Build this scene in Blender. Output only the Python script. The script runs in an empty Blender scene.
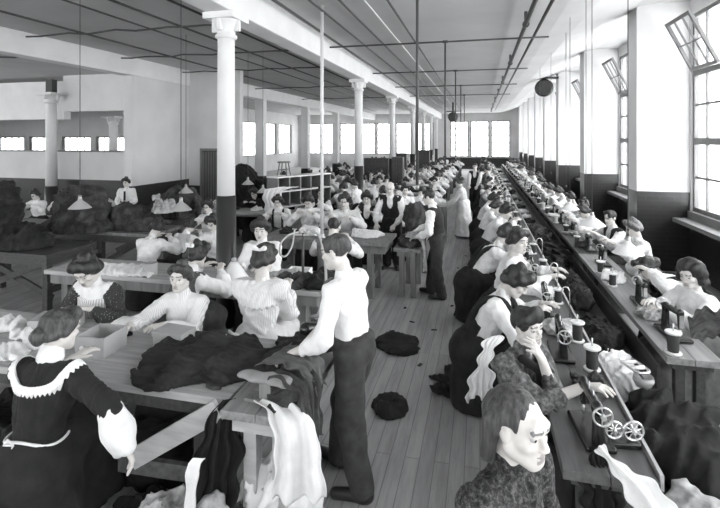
import bpy, math, random
import numpy as np
from mathutils import Vector, Matrix, Euler

random.seed(11)
rng = np.random.RandomState(11)
R = math.radians
COL = bpy.context.scene.collection

# ------------------------------------------------------------------ camera numbers
CAMZ = 2.4
YAW = R(14.036)
FPX = 480.0
HOR = 139.0
CY, SY = math.cos(YAW), math.sin(YAW)


def cam_depth(x, y):
    return -x * SY + y * CY


def at_depth(px, d):
    """world x, y of the point seen in picture column px at distance d along the view"""
    r = (px - 360.0) / FPX * d
    return r * CY - d * SY, r * SY + d * CY


def on_plane(px, py, z):
    """world x, y where the sight line through px, py meets the height z"""
    d = (CAMZ - z) * FPX / (py - HOR)
    return at_depth(px, d)


# ------------------------------------------------------------------ materials
MATS = {}


def mat(name, g, rough=0.8, noise=None, bump=None, stripes=None, dots=None, metal=0.0, grain=None, tint=(1, 1, 1.0), brick=None, boards=None, spec=0.5, blotch=None):
    if name in MATS:
        return MATS[name]
    m = bpy.data.materials.new(name)
    m.use_nodes = True
    nt = m.node_tree
    b = nt.nodes['Principled BSDF']
    L = nt.links.new
    col = lambda v: (v * tint[0], v * tint[1], v * tint[2], 1)
    b.inputs['Base Color'].default_value = col(g)
    b.inputs['Roughness'].default_value = rough
    b.inputs['Metallic'].default_value = metal
    b.inputs['Specular IOR Level'].default_value = spec
    tc = nt.nodes.new('ShaderNodeTexCoord')

    def mapping(scale, rot=(0, 0, 0)):
        mp = nt.nodes.new('ShaderNodeMapping')
        mp.inputs['Scale'].default_value = scale
        mp.inputs['Rotation'].default_value = rot
        L(tc.outputs['Object'], mp.inputs['Vector'])
        return mp.outputs['Vector']

    def ramp(fac, stops):
        r = nt.nodes.new('ShaderNodeValToRGB')
        e = r.color_ramp.elements
        e[0].position, e[0].color = stops[0][0], col(stops[0][1])
        e[1].position, e[1].color = stops[-1][0], col(stops[-1][1])
        for p, v in stops[1:-1]:
            q = e.new(p)
            q.color = col(v)
        L(fac, r.inputs['Fac'])
        return r.outputs['Color']

    out = None
    if noise:                                   # (scale, low, high)
        n = nt.nodes.new('ShaderNodeTexNoise')
        n.inputs['Scale'].default_value = noise[0]
        n.inputs['Detail'].default_value = 5
        L(mapping((1, 1, 1)), n.inputs['Vector'])
        out = ramp(n.outputs['Fac'], [(0.3, noise[1]), (0.7, noise[2])])
    if grain:                                   # (vector scale, low, high)
        n = nt.nodes.new('ShaderNodeTexNoise')
        n.inputs['Scale'].default_value = 1
        n.inputs['Detail'].default_value = 6
        L(mapping(grain[0]), n.inputs['Vector'])
        out = ramp(n.outputs['Fac'], [(0.3, grain[1]), (0.7, grain[2])])
    if stripes:                                 # (scale, low, high, axis)
        w = nt.nodes.new('ShaderNodeTexWave')
        w.bands_direction = stripes[3]
        w.inputs['Scale'].default_value = stripes[0]
        w.inputs['Distortion'].default_value = 0.6
        L(mapping((1, 1, 1)), w.inputs['Vector'])
        out = ramp(w.outputs['Fac'], [(0.15, stripes[1]), (0.45, stripes[2])])
    if dots:                                    # (scale, ground, dot, size)
        v = nt.nodes.new('ShaderNodeTexVoronoi')
        v.inputs['Scale'].default_value = dots[0]
        L(mapping((1, 1, 1)), v.inputs['Vector'])
        out = ramp(v.outputs['Distance'], [(dots[3], dots[2]), (dots[3] + 0.08, dots[1])])
    if brick:                                   # (face a, face b, joint, scale)
        k = nt.nodes.new('ShaderNodeTexBrick')
        k.inputs['Color1'].default_value = col(brick[0])
        k.inputs['Color2'].default_value = col(brick[1])
        k.inputs['Mortar'].default_value = col(brick[2])
        k.inputs['Scale'].default_value = 1.0
        k.inputs['Mortar Size'].default_value = 0.006
        k.inputs['Brick Width'].default_value = 0.23
        k.inputs['Row Height'].default_value = 0.08
        # walls run along x or along y: the sum of both gives the running length
        sp = nt.nodes.new('ShaderNodeSeparateXYZ')
        L(tc.outputs['Object'], sp.inputs[0])
        ad = nt.nodes.new('ShaderNodeMath')
        L(sp.outputs[0], ad.inputs[0])
        L(sp.outputs[1], ad.inputs[1])
        cb = nt.nodes.new('ShaderNodeCombineXYZ')
        L(ad.outputs[0], cb.inputs[0])
        L(sp.outputs[2], cb.inputs[1])
        L(cb.outputs[0], k.inputs['Vector'])
        out = k.outputs['Color']
    if boards:                                  # floor boards running along y
        k = nt.nodes.new('ShaderNodeTexBrick')
        k.inputs['Color1'].default_value = col(boards[0])
        k.inputs['Color2'].default_value = col(boards[1])
        k.inputs['Mortar'].default_value = col(boards[2])
        k.inputs['Scale'].default_value = 1.0
        k.inputs['Mortar Size'].default_value = 0.004
        k.inputs['Brick Width'].default_value = 3.6
        k.inputs['Row Height'].default_value = 0.11
        L(mapping((1, 1, 1), (0, 0, R(90))), k.inputs['Vector'])
        n = nt.nodes.new('ShaderNodeTexNoise')
        n.inputs['Scale'].default_value = 1
        n.inputs['Detail'].default_value = 8
        n.inputs['Roughness'].default_value = 0.7
        L(mapping((9, 0.9, 1)), n.inputs['Vector'])
        worn = ramp(n.outputs['Fac'], [(0.3, 0.55), (0.62, 1.0)])
        mx = nt.nodes.new('ShaderNodeMix')
        mx.data_type = 'RGBA'
        mx.blend_type = 'MULTIPLY'
        mx.inputs[0].default_value = 1
        L(k.outputs['Color'], mx.inputs[6])
        L(worn, mx.inputs[7])
        out = mx.outputs[2]
    if blotch and out is None:
        n = nt.nodes.new('ShaderNodeTexNoise')
        n.inputs['Scale'].default_value = blotch[0]
        n.inputs['Detail'].default_value = 7
        n.inputs['Roughness'].default_value = 0.7
        L(mapping((1, 1, 1)), n.inputs['Vector'])
        out = ramp(n.outputs['Fac'], [(0.38, blotch[1]), (0.5, blotch[2]), (0.66, blotch[3])])
    if out is not None:
        L(out, b.inputs['Base Color'])
    if bump:                                    # (scale, strength)
        n = nt.nodes.new('ShaderNodeTexNoise')
        n.inputs['Scale'].default_value = bump[0]
        n.inputs['Detail'].default_value = 4
        L(mapping((1, 1, 1) if len(bump) < 3 else bump[2]), n.inputs['Vector'])
        bp = nt.nodes.new('ShaderNodeBump')
        bp.inputs['Strength'].default_value = bump[1]
        bp.inputs['Distance'].default_value = 0.01
        L(n.outputs['Fac'], bp.inputs['Height'])
        L(bp.outputs['Normal'], b.inputs['Normal'])
    MATS[name] = m
    return m


def glass_mat():
    m = bpy.data.materials.new('window_glass')
    m.use_nodes = True
    nt = m.node_tree
    nt.nodes.clear()
    o = nt.nodes.new('ShaderNodeOutputMaterial')
    t = nt.nodes.new('ShaderNodeBsdfTransparent')
    t.inputs[0].default_value = (0.9, 0.9, 0.9, 1)
    g = nt.nodes.new('ShaderNodeBsdfGlossy')
    g.inputs['Roughness'].default_value = 0.08
    x = nt.nodes.new('ShaderNodeMixShader')
    x.inputs[0].default_value = 0.06
    nt.links.new(t.outputs[0], x.inputs[1])
    nt.links.new(g.outputs[0], x.inputs[2])
    nt.links.new(x.outputs[0], o.inputs[0])
    return m


WHITEWASH = mat('whitewashed_wall', .62, .85, noise=(1.3, .58, .66), bump=(60, .15))
CEIL = mat('ceiling_plaster', .5, .9, noise=(0.9, .46, .54), bump=(40, .1))
BEAMW = mat('painted_beam', .76, .7, noise=(2, .72, .8))
DADO = mat('dark_glazed_brick', .03, .3, brick=(.017, .024, .034))
FLOOR = mat('worn_floor_boards', .3, .6, boards=(.40, .34, .22), bump=(30, .15))
FRAME = mat('window_frame_paint', .17, .6, noise=(4, .15, .19))
GLASS = glass_mat()
WOOD = mat('scrubbed_table_wood', .4, .6, grain=((2.2, 26, 26), .30, .48), bump=(30, .1, (2, 30, 30)))
WOODY = mat('scrubbed_bench_wood', .28, .5, grain=((26, 2.2, 26), .16, .30), bump=(30, .1, (30, 2, 30)))
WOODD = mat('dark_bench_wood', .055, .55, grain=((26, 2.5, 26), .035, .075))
WOODW = mat('worn_or_shaded_bench_wood', .1, .5, grain=((26, 2.5, 26), .065, .13), bump=(30, .1, (30, 2, 30)))
WOODL = mat('pale_timber', .42, .7, grain=((3, 22, 22), .34, .48))
WOODM = mat('mid_timber', .2, .7, grain=((18, 18, 2), .14, .25))
PIPE = mat('dull_iron_pipe', .06, .55)
PIPEW = mat('white_painted_pipe', .7, .5)
IRON = mat('black_japanned_iron', .012, .25, spec=.6)
STEEL = mat('worn_nickel', .62, .3, metal=.9)
BRIGHT = mat('polished_rim_metal', .75, .25, metal=.8)
ENAMEL = mat('white_enamel', .72, .35)
ENAMELG = mat('grey_enamel', .38, .45)
THREAD = mat('dark_wound_thread', .03, .8, stripes=(60, .015, .05, 'Z'))
THREADW = mat('pale_wound_thread', .6, .8, stripes=(60, .5, .7, 'Z'))
CARD = mat('brown_cardboard', .36, .8, noise=(6, .33, .4))
PAPER = mat('white_paper', .82, .9)
BRASS = mat('tarnished_brass', .35, .35, metal=.8)
RUBBER = mat('pale_rubber_hose', .42, .6)
COATD = mat('dark_suiting_cloth', .014, .95, blotch=(5, .007, .015, .035), bump=(220, .35))
COATM = mat('grey_suiting_cloth', .045, .95, blotch=(6, .02, .04, .085), bump=(200, .4))
COATB = mat('black_suiting_cloth', .009, .95, noise=(12, .005, .014), bump=(200, .3))
LINEN = mat('white_linen', .8, .95, noise=(9, .7, .85), bump=(40, .3))
LINING = mat('pale_lining_cloth', .38, .95, noise=(16, .2, .52), bump=(40, .4))

SKIN = mat('skin', .6, .55, noise=(14, .54, .62), tint=(1.03, .99, .95))
LIP = mat('lips', .3, .5, tint=(1.05, .97, .95))
BROW = mat('eyebrow_hair', .2, .8)
EYEW = mat('eye_white', .4, .3)
EYED = mat('dark_iris', .02, .2)
HAIRD = mat('dark_hair', .018, .5, grain=((60, 60, 10), .005, .045), bump=(90, .5, (3, 3, .6)))
HAIRM = mat('brown_hair', .06, .5, grain=((60, 60, 10), .012, .09), bump=(90, .5, (3, 3, .6)))
HAIRL = mat('fair_hair', .2, .5, grain=((60, 60, 10), .06, .22), bump=(90, .5, (3, 3, .6)))
WBLOUSE = mat('white_cotton_blouse', .8, .9, noise=(10, .72, .85), bump=(45, .3))
CBLOUSE = mat('cream_blouse', .62, .9, noise=(10, .56, .68), bump=(45, .3))
SBLOUSE = mat('white_striped_blouse', .75, .9, stripes=(26, .6, .8, 'X'), bump=(45, .25))
SAPRON = mat('striped_pinafore', .7, .9, stripes=(16, .42, .76, 'X'), bump=(45, .25))
DOTTED = mat('dark_dotted_sleeves', .05, .95, dots=(60, .035, .3, .16))
PLAID = mat('mottled_wool_jacket', .16, .95, blotch=(26, .045, .11, .26), bump=(120, .5))
KNIT = mat('speckled_dark_jersey', .06, .95, blotch=(60, .008, .035, .14), bump=(160, .7))
GREYD = mat('grey_dress_cloth', .13, .95, noise=(14, .07, .12), bump=(120, .3))
DARKD = mat('dark_dress_cloth', .014, .95, noise=(14, .009, .02), bump=(160, .35))
MIDD = mat('mid_grey_dress', .26, .95, noise=(14, .22, .3), bump=(120, .3))
VEST = mat('dark_waistcoat_cloth', .012, .9, noise=(20, .008, .018), bump=(160, .3))
SATIN = mat('grey_satin_waistcoat_back', .15, .5, noise=(9, .11, .19))
TROUS = mat('grey_trouser_cloth', .035, .95, noise=(14, .025, .05), bump=(160, .3))
TROUSD = mat('dark_trouser_cloth', .02, .95, noise=(14, .013, .03), bump=(160, .3))
APRONW = mat('white_apron_cloth', .8, .95, noise=(10, .72, .85), bump=(40, .3))
LEATHER = mat('black_boot_leather', .02, .4)
LACE = mat('white_lace', .82, .95, dots=(160, .82, .55, .12))


# ------------------------------------------------------------------ linking, tagging
def link(o, parent=None):
    COL.objects.link(o)
    if parent is not None:
        o.parent = parent
    return o


def tag(o, label=None, cat=None, group=None, kind=None):
    if label:
        o['label'] = label
        if not 4 <= len(label.split()) <= 16:
            print('LABEL LENGTH', len(label.split()), label)
    if cat:
        o['category'] = cat
    if group:
        o['group'] = group
    if kind:
        o['kind'] = kind
    return o


def empty(name, loc, rz=0, label=None, cat=None, group=None, kind=None):
    o = bpy.data.objects.new(name, None)
    o.empty_display_size = .1
    o.location = loc
    o.rotation_euler = (0, 0, rz)
    link(o)
    return tag(o, label, cat, group, kind)


def copy_tree(o, parent=None):
    c = o.copy()
    COL.objects.link(c)
    if parent is not None:
        c.parent = parent
        c.matrix_parent_inverse = o.matrix_parent_inverse
    for ch in list(o.children):
        copy_tree(ch, c)
    return c


def raw_mesh(name, V, F, mats, mi=None, smooth=True):
    """V (n,3) array, F (m,k) array of faces with one corner count"""
    me = bpy.data.meshes.new(name)
    V = np.asarray(V, np.float32)
    F = np.asarray(F, np.int32)
    n, k = F.shape
    me.vertices.add(len(V))
    me.vertices.foreach_set('co', V.ravel())
    me.loops.add(n * k)
    me.loops.foreach_set('vertex_index', F.ravel())
    me.polygons.add(n)
    me.polygons.foreach_set('loop_start', np.arange(0, n * k, k, dtype=np.int32))
    me.polygons.foreach_set('loop_total', np.full(n, k, np.int32))
    for m in mats:
        me.materials.append(m)
    if mi is not None:
        me.polygons.foreach_set('material_index', np.asarray(mi, np.int32))
    me.polygons.foreach_set('use_smooth', np.full(n, smooth, bool))
    me.update(calc_edges=True)
    return me


# ------------------------------------------------------------------ plain shapes
class MB:
    """collects boxes, bars, tubes and turned shapes into one mesh"""

    def __init__(s):
        s.v, s.f, s.m, s.sm = [], [], [], []

    def add(s, vs, fs, mi=0, smooth=False):
        o = len(s.v)
        s.v += [tuple(v) for v in vs]
        for f in fs:
            s.f.append([i + o for i in f])
            s.m.append(mi)
            s.sm.append(smooth)
        return s

    def box(s, x0, x1, y0, y1, z0, z1, mi=0, M=None):
        vs = [Vector(p) for p in ((x0, y0, z0), (x1, y0, z0), (x1, y1, z0), (x0, y1, z0), (x0, y0, z1), (x1, y0, z1), (x1, y1, z1), (x0, y1, z1))]
        if M is not None:
            vs = [M @ v for v in vs]
        return s.add(vs, [(3, 2, 1, 0), (4, 5, 6, 7), (0, 1, 5, 4), (1, 2, 6, 5), (2, 3, 7, 6), (3, 0, 4, 7)], mi)

    def bar(s, a, b, w, h, mi=0, up=(0, 0, 1)):
        a, b = Vector(a), Vector(b)
        d = (b - a).normalized()
        u = Vector(up)
        r = d.cross(u)
        if r.length < 1e-4:
            r = d.cross(Vector((0, 1, 0)))
        r.normalize()
        u = r.cross(d)
        vs = []
        for p in (a, b):
            for i, j in ((-1, -1), (1, -1), (1, 1), (-1, 1)):
                vs.append(p + r * (i * w / 2) + u * (j * h / 2))
        return s.add(vs, [(0, 1, 2, 3), (7, 6, 5, 4), (0, 4, 5, 1), (1, 5, 6, 2), (2, 6, 7, 3), (3, 7, 4, 0)], mi)

    def tube(s, pts, r, n=8, mi=0, closed=False, cap=True):
        pts = [Vector(p) for p in pts]
        N = len(pts)
        rr = r if hasattr(r, '__len__') else [r] * N
        vs, prev = [], None
        for i, p in enumerate(pts):
            if closed:
                t = pts[(i + 1) % N] - pts[i - 1]
            else:
                t = pts[min(i + 1, N - 1)] - pts[max(i - 1, 0)]
            t.normalize()
            if prev is None:
                a = Vector((0, 0, 1)) if abs(t.z) < .9 else Vector((1, 0, 0))
                u = t.cross(a).normalized()
            else:
                u = (prev - t * prev.dot(t)).normalized()
            prev = u
            w = t.cross(u)
            for k in range(n):
                q = 2 * math.pi * k / n
                vs.append(p + (u * math.cos(q) + w * math.sin(q)) * rr[i])
        fs = []
        for i in range(N if closed else N - 1):
            j = (i + 1) % N
            for k in range(n):
                l = (k + 1) % n
                fs.append((i * n + k, i * n + l, j * n + l, j * n + k))
        s.add(vs, fs, mi, True)
        if cap and not closed:
            o = len(s.v) - len(vs)
            s.f += [[o + k for k in range(n)][::-1], [o + (N - 1) * n + k for k in range(n)]]
            s.m += [mi, mi]
            s.sm += [False, False]
        return s

    def lathe(s, prof, c=(0, 0, 0), n=20, mi=0, M=None, smooth=True):
        vs, fs = [], []
        for r, z in prof:
            for k in range(n):
                q = 2 * math.pi * k / n
                v = Vector((r * math.cos(q), r * math.sin(q), z))
                if M is not None:
                    v = M @ v
                vs.append(v + Vector(c))
        for i in range(len(prof) - 1):
            for k in range(n):
                l = (k + 1) % n
                fs.append((i * n + k, i * n + l, (i + 1) * n + l, (i + 1) * n + k))
        s.add(vs, fs, mi, smooth)
        o = len(s.v) - len(vs)
        for ring, rev in ((0, True), (len(prof) - 1, False)):
            if prof[ring][0] > 1e-4:
                q = [o + ring * n + k for k in range(n)]
                s.f.append(q[::-1] if rev else q)
                s.m.append(mi)
                s.sm.append(False)
        return s

    def mesh(s, name, mats):
        me = bpy.data.meshes.new(name)
        me.from_pydata(s.v, [], s.f)
        for m in mats if isinstance(mats, (list, tuple)) else [mats]:
            me.materials.append(m)
        me.polygons.foreach_set('material_index', s.m)
        me.polygons.foreach_set('use_smooth', s.sm)
        me.update()
        return me

    def build(s, name, mats, parent=None, bevel=0.0, loc=None, rz=None):
        o = bpy.data.objects.new(name, s.mesh(name, mats))
        link(o, parent)
        if loc is not None:
            o.location = loc
        if rz is not None:
            o.rotation_euler = (0, 0, rz)
        if bevel:
            b = o.modifiers.new('bevel', 'BEVEL')
            b.width = bevel
            b.segments = 2
            b.limit_method = 'ANGLE'
        return o


def ring_pts(c, r, axis='x', n=24):
    out = []
    for k in range(n):
        q = 2 * math.pi * k / n
        a, b = r * math.cos(q), r * math.sin(q)
        out.append((c[0], c[1] + a, c[2] + b) if axis == 'x' else (c[0] + a, c[1], c[2] + b) if axis == 'y' else (c[0] + a, c[1] + b, c[2]))
    return out


# ------------------------------------------------------------------ rounded bodies from distance fields
V3 = lambda *a: np.array(a, float)


class Blob:
    """one continuous surface from round cones and ellipsoids joined softly"""

    def __init__(s):
        s.p, s.cuts, s.balls = [], [], []

    def rc(s, a, b, ra, rb, k=.02, m=0, sub=False, sq=None):
        s.p.append(('rc', np.array(a, float), np.array(b, float), ra, rb, k, m, sub, sq))
        return s

    def el(s, c, r, M=None, k=.02, m=0, sub=False):
        s.p.append(('el', np.array(c, float), np.array(r, float), None if M is None else np.array(M, float), None, k, m, sub, None))
        return s

    def chain(s, pts, rad, k=.015, m=0):
        for i in range(len(pts) - 1):
            s.rc(pts[i], pts[i + 1], rad[i], rad[i + 1], k, m)
        return s

    def cut(s, n, c):
        """keeps the side of the plane that its normal n points away from"""
        s.cuts.append((np.array(n, float), np.array(c, float)))
        return s

    def ball(s, c, r, inside=True, wave=0.0, n=0):
        """keeps only what lies within (or beyond) a radius of c; the edge may be scalloped"""
        s.balls.append((np.array(c, float), r, inside, wave, n))
        return s

    def mesh(s, name, vox, mats, noise=None, amp=0.0):
        lo, hi = np.full(3, 1e9), np.full(3, -1e9)
        boxes = []
        for kd, a, b, ra, rb, k, m, sub, sq in s.p:
            pad = k + 3 * vox + amp * 1.6
            if kd == 'rc':
                rm = max(ra, rb)
                if sq is not None:
                    rm *= max(1, sq[1])
                l, h = np.minimum(a, b) - rm - pad, np.maximum(a, b) + rm + pad
            else:
                q = b if M_none(ra) else np.sqrt(((ra * b[None, :]) ** 2).sum(1))
                l, h = a - q - pad, a + q + pad
            boxes.append((l, h))
            if not sub:
                lo, hi = np.minimum(lo, l), np.maximum(hi, h)
        n = np.ceil((hi - lo) / vox).astype(int) + 2
        ax = [lo[i] + vox * np.arange(n[i]) for i in range(3)]
        D = np.full(n, 1.0, np.float32)
        many = len(mats) > 1
        if many:
            LD = np.full(n, 1.0, np.float32)
            LM = np.zeros(n, np.int8)
        for (kd, a, b, ra, rb, k, m, sub, sq), (l, h) in zip(s.p, boxes):
            i0 = np.clip(np.floor((l - lo) / vox).astype(int), 0, n)
            i1 = np.clip(np.ceil((h - lo) / vox).astype(int) + 1, 0, n)
            if (i1 <= i0).any():
                continue
            sl = tuple(slice(i0[j], i1[j]) for j in range(3))
            X = ax[0][sl[0]][:, None, None]
            Y = ax[1][sl[1]][None, :, None]
            Z = ax[2][sl[2]][None, None, :]
            if kd == 'rc':
                px, py, pz = X - a[0], Y - a[1], Z - a[2]
                ba = b - a
                f = 1.0
                if sq is not None:
                    nx = np.array(sq[0], float)
                    nx /= np.linalg.norm(nx)
                    g = 1 / sq[1] - 1
                    dn = px * nx[0] + py * nx[1] + pz * nx[2]
                    px, py, pz = px + nx[0] * dn * g, py + nx[1] * dn * g, pz + nx[2] * dn * g
                    ba = ba + nx * ba.dot(nx) * g
                    f = min(1.0, sq[1])
                bb = max(ba.dot(ba), 1e-9)
                t = np.clip((px * ba[0] + py * ba[1] + pz * ba[2]) / bb, 0, 1)
                d = (np.sqrt((px - ba[0] * t) ** 2 + (py - ba[1] * t) ** 2 + (pz - ba[2] * t) ** 2) - (ra + (rb - ra) * t)) * f
            else:
                px, py, pz = X - a[0], Y - a[1], Z - a[2]
                if not M_none(ra):
                    px, py, pz = (px * ra[0, 0] + py * ra[1, 0] + pz * ra[2, 0], px * ra[0, 1] + py * ra[1, 1] + pz * ra[2, 1], px * ra[0, 2] + py * ra[1, 2] + pz * ra[2, 2])
                k0 = np.sqrt((px / b[0]) ** 2 + (py / b[1]) ** 2 + (pz / b[2]) ** 2)
                k1 = np.sqrt((px / b[0] ** 2) ** 2 + (py / b[1] ** 2) ** 2 + (pz / b[2] ** 2) ** 2)
                d = np.where(k1 > 1e-6, k0 * (k0 - 1) / np.maximum(k1, 1e-6), -b.min())
            d = d.astype(np.float32)
            A = D[sl]
            if sub:
                hh = np.clip(.5 - .5 * (A + d) / k, 0, 1)
                D[sl] = A * (1 - hh) + (-d) * hh + k * hh * (1 - hh)
                if many and m:
                    LM[sl] = np.where(d < vox, m, LM[sl])
                    LD[sl] = np.where(d < vox, -1, LD[sl])
            else:
                hh = np.clip(.5 + .5 * (A - d) / k, 0, 1)
                D[sl] = A * (1 - hh) + d * hh - k * hh * (1 - hh)
                if many:
                    near = d < LD[sl]
                    LD[sl] = np.where(near, d, LD[sl])
                    LM[sl] = np.where(near, m, LM[sl])
        if noise is not None:
            near = np.abs(D) < amp * 2 + 2 * vox
            I = np.argwhere(near)
            P = lo + I * vox
            D[near] -= (amp * noise(P)).astype(np.float32)
        for nn, c in s.cuts:
            nn = nn / np.linalg.norm(nn)
            pl = ((ax[0] - c[0]) * nn[0])[:, None, None] + ((ax[1] - c[1]) * nn[1])[None, :, None] + ((ax[2] - c[2]) * nn[2])[None, None, :]
            D = np.maximum(D, pl.astype(np.float32))
        for c, r, ins, wv, nn in s.balls:
            X, Y, Z = (ax[0] - c[0])[:, None, None], (ax[1] - c[1])[None, :, None], (ax[2] - c[2])[None, None, :]
            q = np.sqrt(X ** 2 + Y ** 2 + Z ** 2) - r * (1 + wv * np.sin(nn * np.arctan2(Y, X)))
            D = np.maximum(D, (q if ins else -q).astype(np.float32))
        D[0], D[-1] = 1, 1
        D[:, 0], D[:, -1] = 1, 1
        D[:, :, 0], D[:, :, -1] = 1, 1
        # naive surface nets
        S = D < 0
        cnt = np.zeros(np.array(n) - 1, np.int8)
        for dx in (0, 1):
            for dy in (0, 1):
                for dz in (0, 1):
                    cnt += S[dx:n[0] - 1 + dx, dy:n[1] - 1 + dy, dz:n[2] - 1 + dz]
        act = (cnt > 0) & (cnt < 8)
        I = np.argwhere(act)
        idx = np.full(act.shape, -1, np.int32)
        idx[act] = np.arange(len(I))
        C = {}
        for dx in (0, 1):
            for dy in (0, 1):
                for dz in (0, 1):
                    C[dx, dy, dz] = D[I[:, 0] + dx, I[:, 1] + dy, I[:, 2] + dz]
        acc, num = np.zeros((len(I), 3)), np.zeros(len(I))
        for axis in range(3):
            o1, o2 = [q for q in range(3) if q != axis]
            for u in (0, 1):
                for w in (0, 1):
                    e0 = [0, 0, 0]
                    e0[o1], e0[o2] = u, w
                    e1 = list(e0)
                    e1[axis] = 1
                    a, b = C[tuple(e0)], C[tuple(e1)]
                    x = (a < 0) != (b < 0)
                    t = np.where(x, a / np.where(x, a - b, 1), 0)
                    acc[:, axis] += np.where(x, t, 0)
                    acc[:, o1] += np.where(x, u, 0)
                    acc[:, o2] += np.where(x, w, 0)
                    num += x
        V = lo + (I + acc / num[:, None]) * vox
        Q, QM = [], []
        for axis in range(3):
            o1, o2 = (axis + 1) % 3, (axis + 2) % 3
            sa = [slice(None)] * 3
            sb = [slice(None)] * 3
            sa[axis], sb[axis] = slice(0, -1), slice(1, None)
            x = S[tuple(sa)] != S[tuple(sb)]
            E = np.argwhere(x)
            E = E[(E[:, o1] > 0) & (E[:, o2] > 0) & (E[:, o1] < n[o1] - 1) & (E[:, o2] < n[o2] - 1)]
            inside = S[E[:, 0], E[:, 1], E[:, 2]]
            q = []
            for u, w in ((1, 1), (0, 1), (0, 0), (1, 0)):
                e = E.copy()
                e[:, o1] -= u
                e[:, o2] -= w
                q.append(idx[e[:, 0], e[:, 1], e[:, 2]])
            q = np.stack(q, 1)
            q[~inside] = q[~inside][:, ::-1]
            Q.append(q)
            if many:
                QM.append(LM[E[:, 0], E[:, 1], E[:, 2]])
        F = np.concatenate(Q)
        return raw_mesh(name, V, F, mats, np.concatenate(QM) if many else None)


def M_none(x):
    return x is None


def folds(seed=0, f=26.0, drop=.35):
    """long uneven creases, mostly running up and down"""
    g = np.random.RandomState(seed)
    K = [(g.normal(size=3) * np.array([f, f, f * drop]), g.uniform(0, 6.3)) for _ in range(5)]

    def fn(P):
        w = .35 * np.sin(P @ np.array([11., 7., 17.]) + seed)
        t = np.zeros(len(P))
        for kv, ph in K:
            t += np.sin(P @ kv + ph + 3 * w)
        return t / 3.2
    return fn


def wrinkles(seed=0, f=62.0):
    p, q = folds(seed, f, .4), crumple(seed + 1, 20.0)
    return lambda P: .55 * p(P) + .7 * q(P)


def strands(seed=0, f=75.0):
    g = np.random.RandomState(seed)
    a, b = g.uniform(0, 6, 2)

    def fn(P):
        lump = .25 + .75 * np.sin(31 * P[:, 0] + 24 * P[:, 2] + b) * np.sin(27 * P[:, 1] - 19 * P[:, 2] + a)
        return lump + .5 * np.sin(f * P[:, 0] + 14 * P[:, 2] + a) + .5 * np.sin(f * .8 * P[:, 1] + 22 * P[:, 2] + 9 * P[:, 0] + b)
    return fn


def crumple(seed=0, f=14.0):
    """ridged folds of thrown-down cloth"""
    g = np.random.RandomState(seed)
    K = [(g.normal(size=3) * f * s_, g.uniform(0, 6.3), 1 / s_) for s_ in (.6, 1, 1.3, 1.9, 2.7)]

    def fn(P):
        t = np.zeros(len(P))
        for kv, ph, w in K:
            t += w * (1 - 2 * np.abs(np.sin(P @ kv + ph + .8 * np.sin(P @ (kv[[1, 2, 0]] * .6)))))
        return t / 2.4
    return fn
# ------------------------------------------------------------------ people
def nrm(v):
    v = np.array(v, float)
    return v / max(np.linalg.norm(v), 1e-9)


def rotx(a):
    c, s = math.cos(a), math.sin(a)
    return np.array([[1, 0, 0], [0, c, -s], [0, s, c]])


def roty(a):
    c, s = math.cos(a), math.sin(a)
    return np.array([[c, 0, s], [0, 1, 0], [-s, 0, c]])


def rotz(a):
    c, s = math.cos(a), math.sin(a)
    return np.array([[c, -s, 0], [s, c, 0], [0, 0, 1]])


def two_bone(a, t, l1, l2, pole):
    a, t = np.array(a, float), np.array(t, float)
    v = t - a
    L = np.linalg.norm(v)
    if L > (l1 + l2) * .995:
        t = a + v / L * (l1 + l2) * .995
        v = t - a
        L = np.linalg.norm(v)
    u = v / max(L, 1e-6)
    x = (l1 * l1 - l2 * l2 + L * L) / (2 * L)
    h = math.sqrt(max(l1 * l1 - x * x, 0))
    p = np.array(pole, float)
    p = nrm(p - u * p.dot(u))
    return a + u * x + p * h, t


def hand(b, w, d, n, ts, vox, curl=.5, spread=1.0, sz=1.0):
    """palm, four unequal fingers and a thumb: wrist w, direction d, palm side n, thumb side +-1"""
    d = nrm(d)
    n = nrm(np.array(n, float) - d * np.dot(n, d))
    t = np.cross(d, n) * ts
    q = max(1.0, vox / .0065) if vox > .0065 else 1.0      # a little fuller on small far figures
    r0 = .0085 * min(q, 1.25) * sz
    for off, ln in ((.026, .088), (.009, .094), (-.009, .090), (-.024, .082)):
        b.rc(w + t * off * .55 * sz, w + d * ln * sz + t * off * sz, .016 * sz, .0125 * sz, .012)
    for off, ln, pl, cr in ((.029, .074, .086, .85), (.010, .084, .093, 1), (-.010, .077, .089, 1.1), (-.028, .058, .080, 1.25)):
        o = off * (1 + .15 * spread)
        p0 = w + d * pl * .92 * sz + t * off * sz
        a1, a2 = curl * cr * .6, curl * cr * 1.5
        d1 = nrm(d * math.cos(a1) + n * math.sin(a1) + t * off * 4 * spread)
        d2 = nrm(d * math.cos(a2) + n * math.sin(a2) + t * off * 4 * spread)
        p1 = p0 + d1 * ln * .5 * sz
        p2 = p1 + d2 * ln * .5 * sz
        b.rc(p0, p1, r0 * 1.05, r0, .004)
        b.rc(p1, p2, r0, r0 * .82, .004)
    p0 = w + d * .022 * sz + t * .022 * sz
    p1 = p0 + nrm(d * .75 + t * .75 + n * .25) * .042 * sz
    p2 = p1 + nrm(d * .95 + t * .25 + n * .35) * .034 * sz
    b.rc(p0, p1, r0 * 1.45, r0 * 1.15, .012)
    b.rc(p1, p2, r0 * 1.15, r0 * .9, .004)


HAIRMAT = {'dark': HAIRD, 'brown': HAIRM, 'fair': HAIRL}


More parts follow.
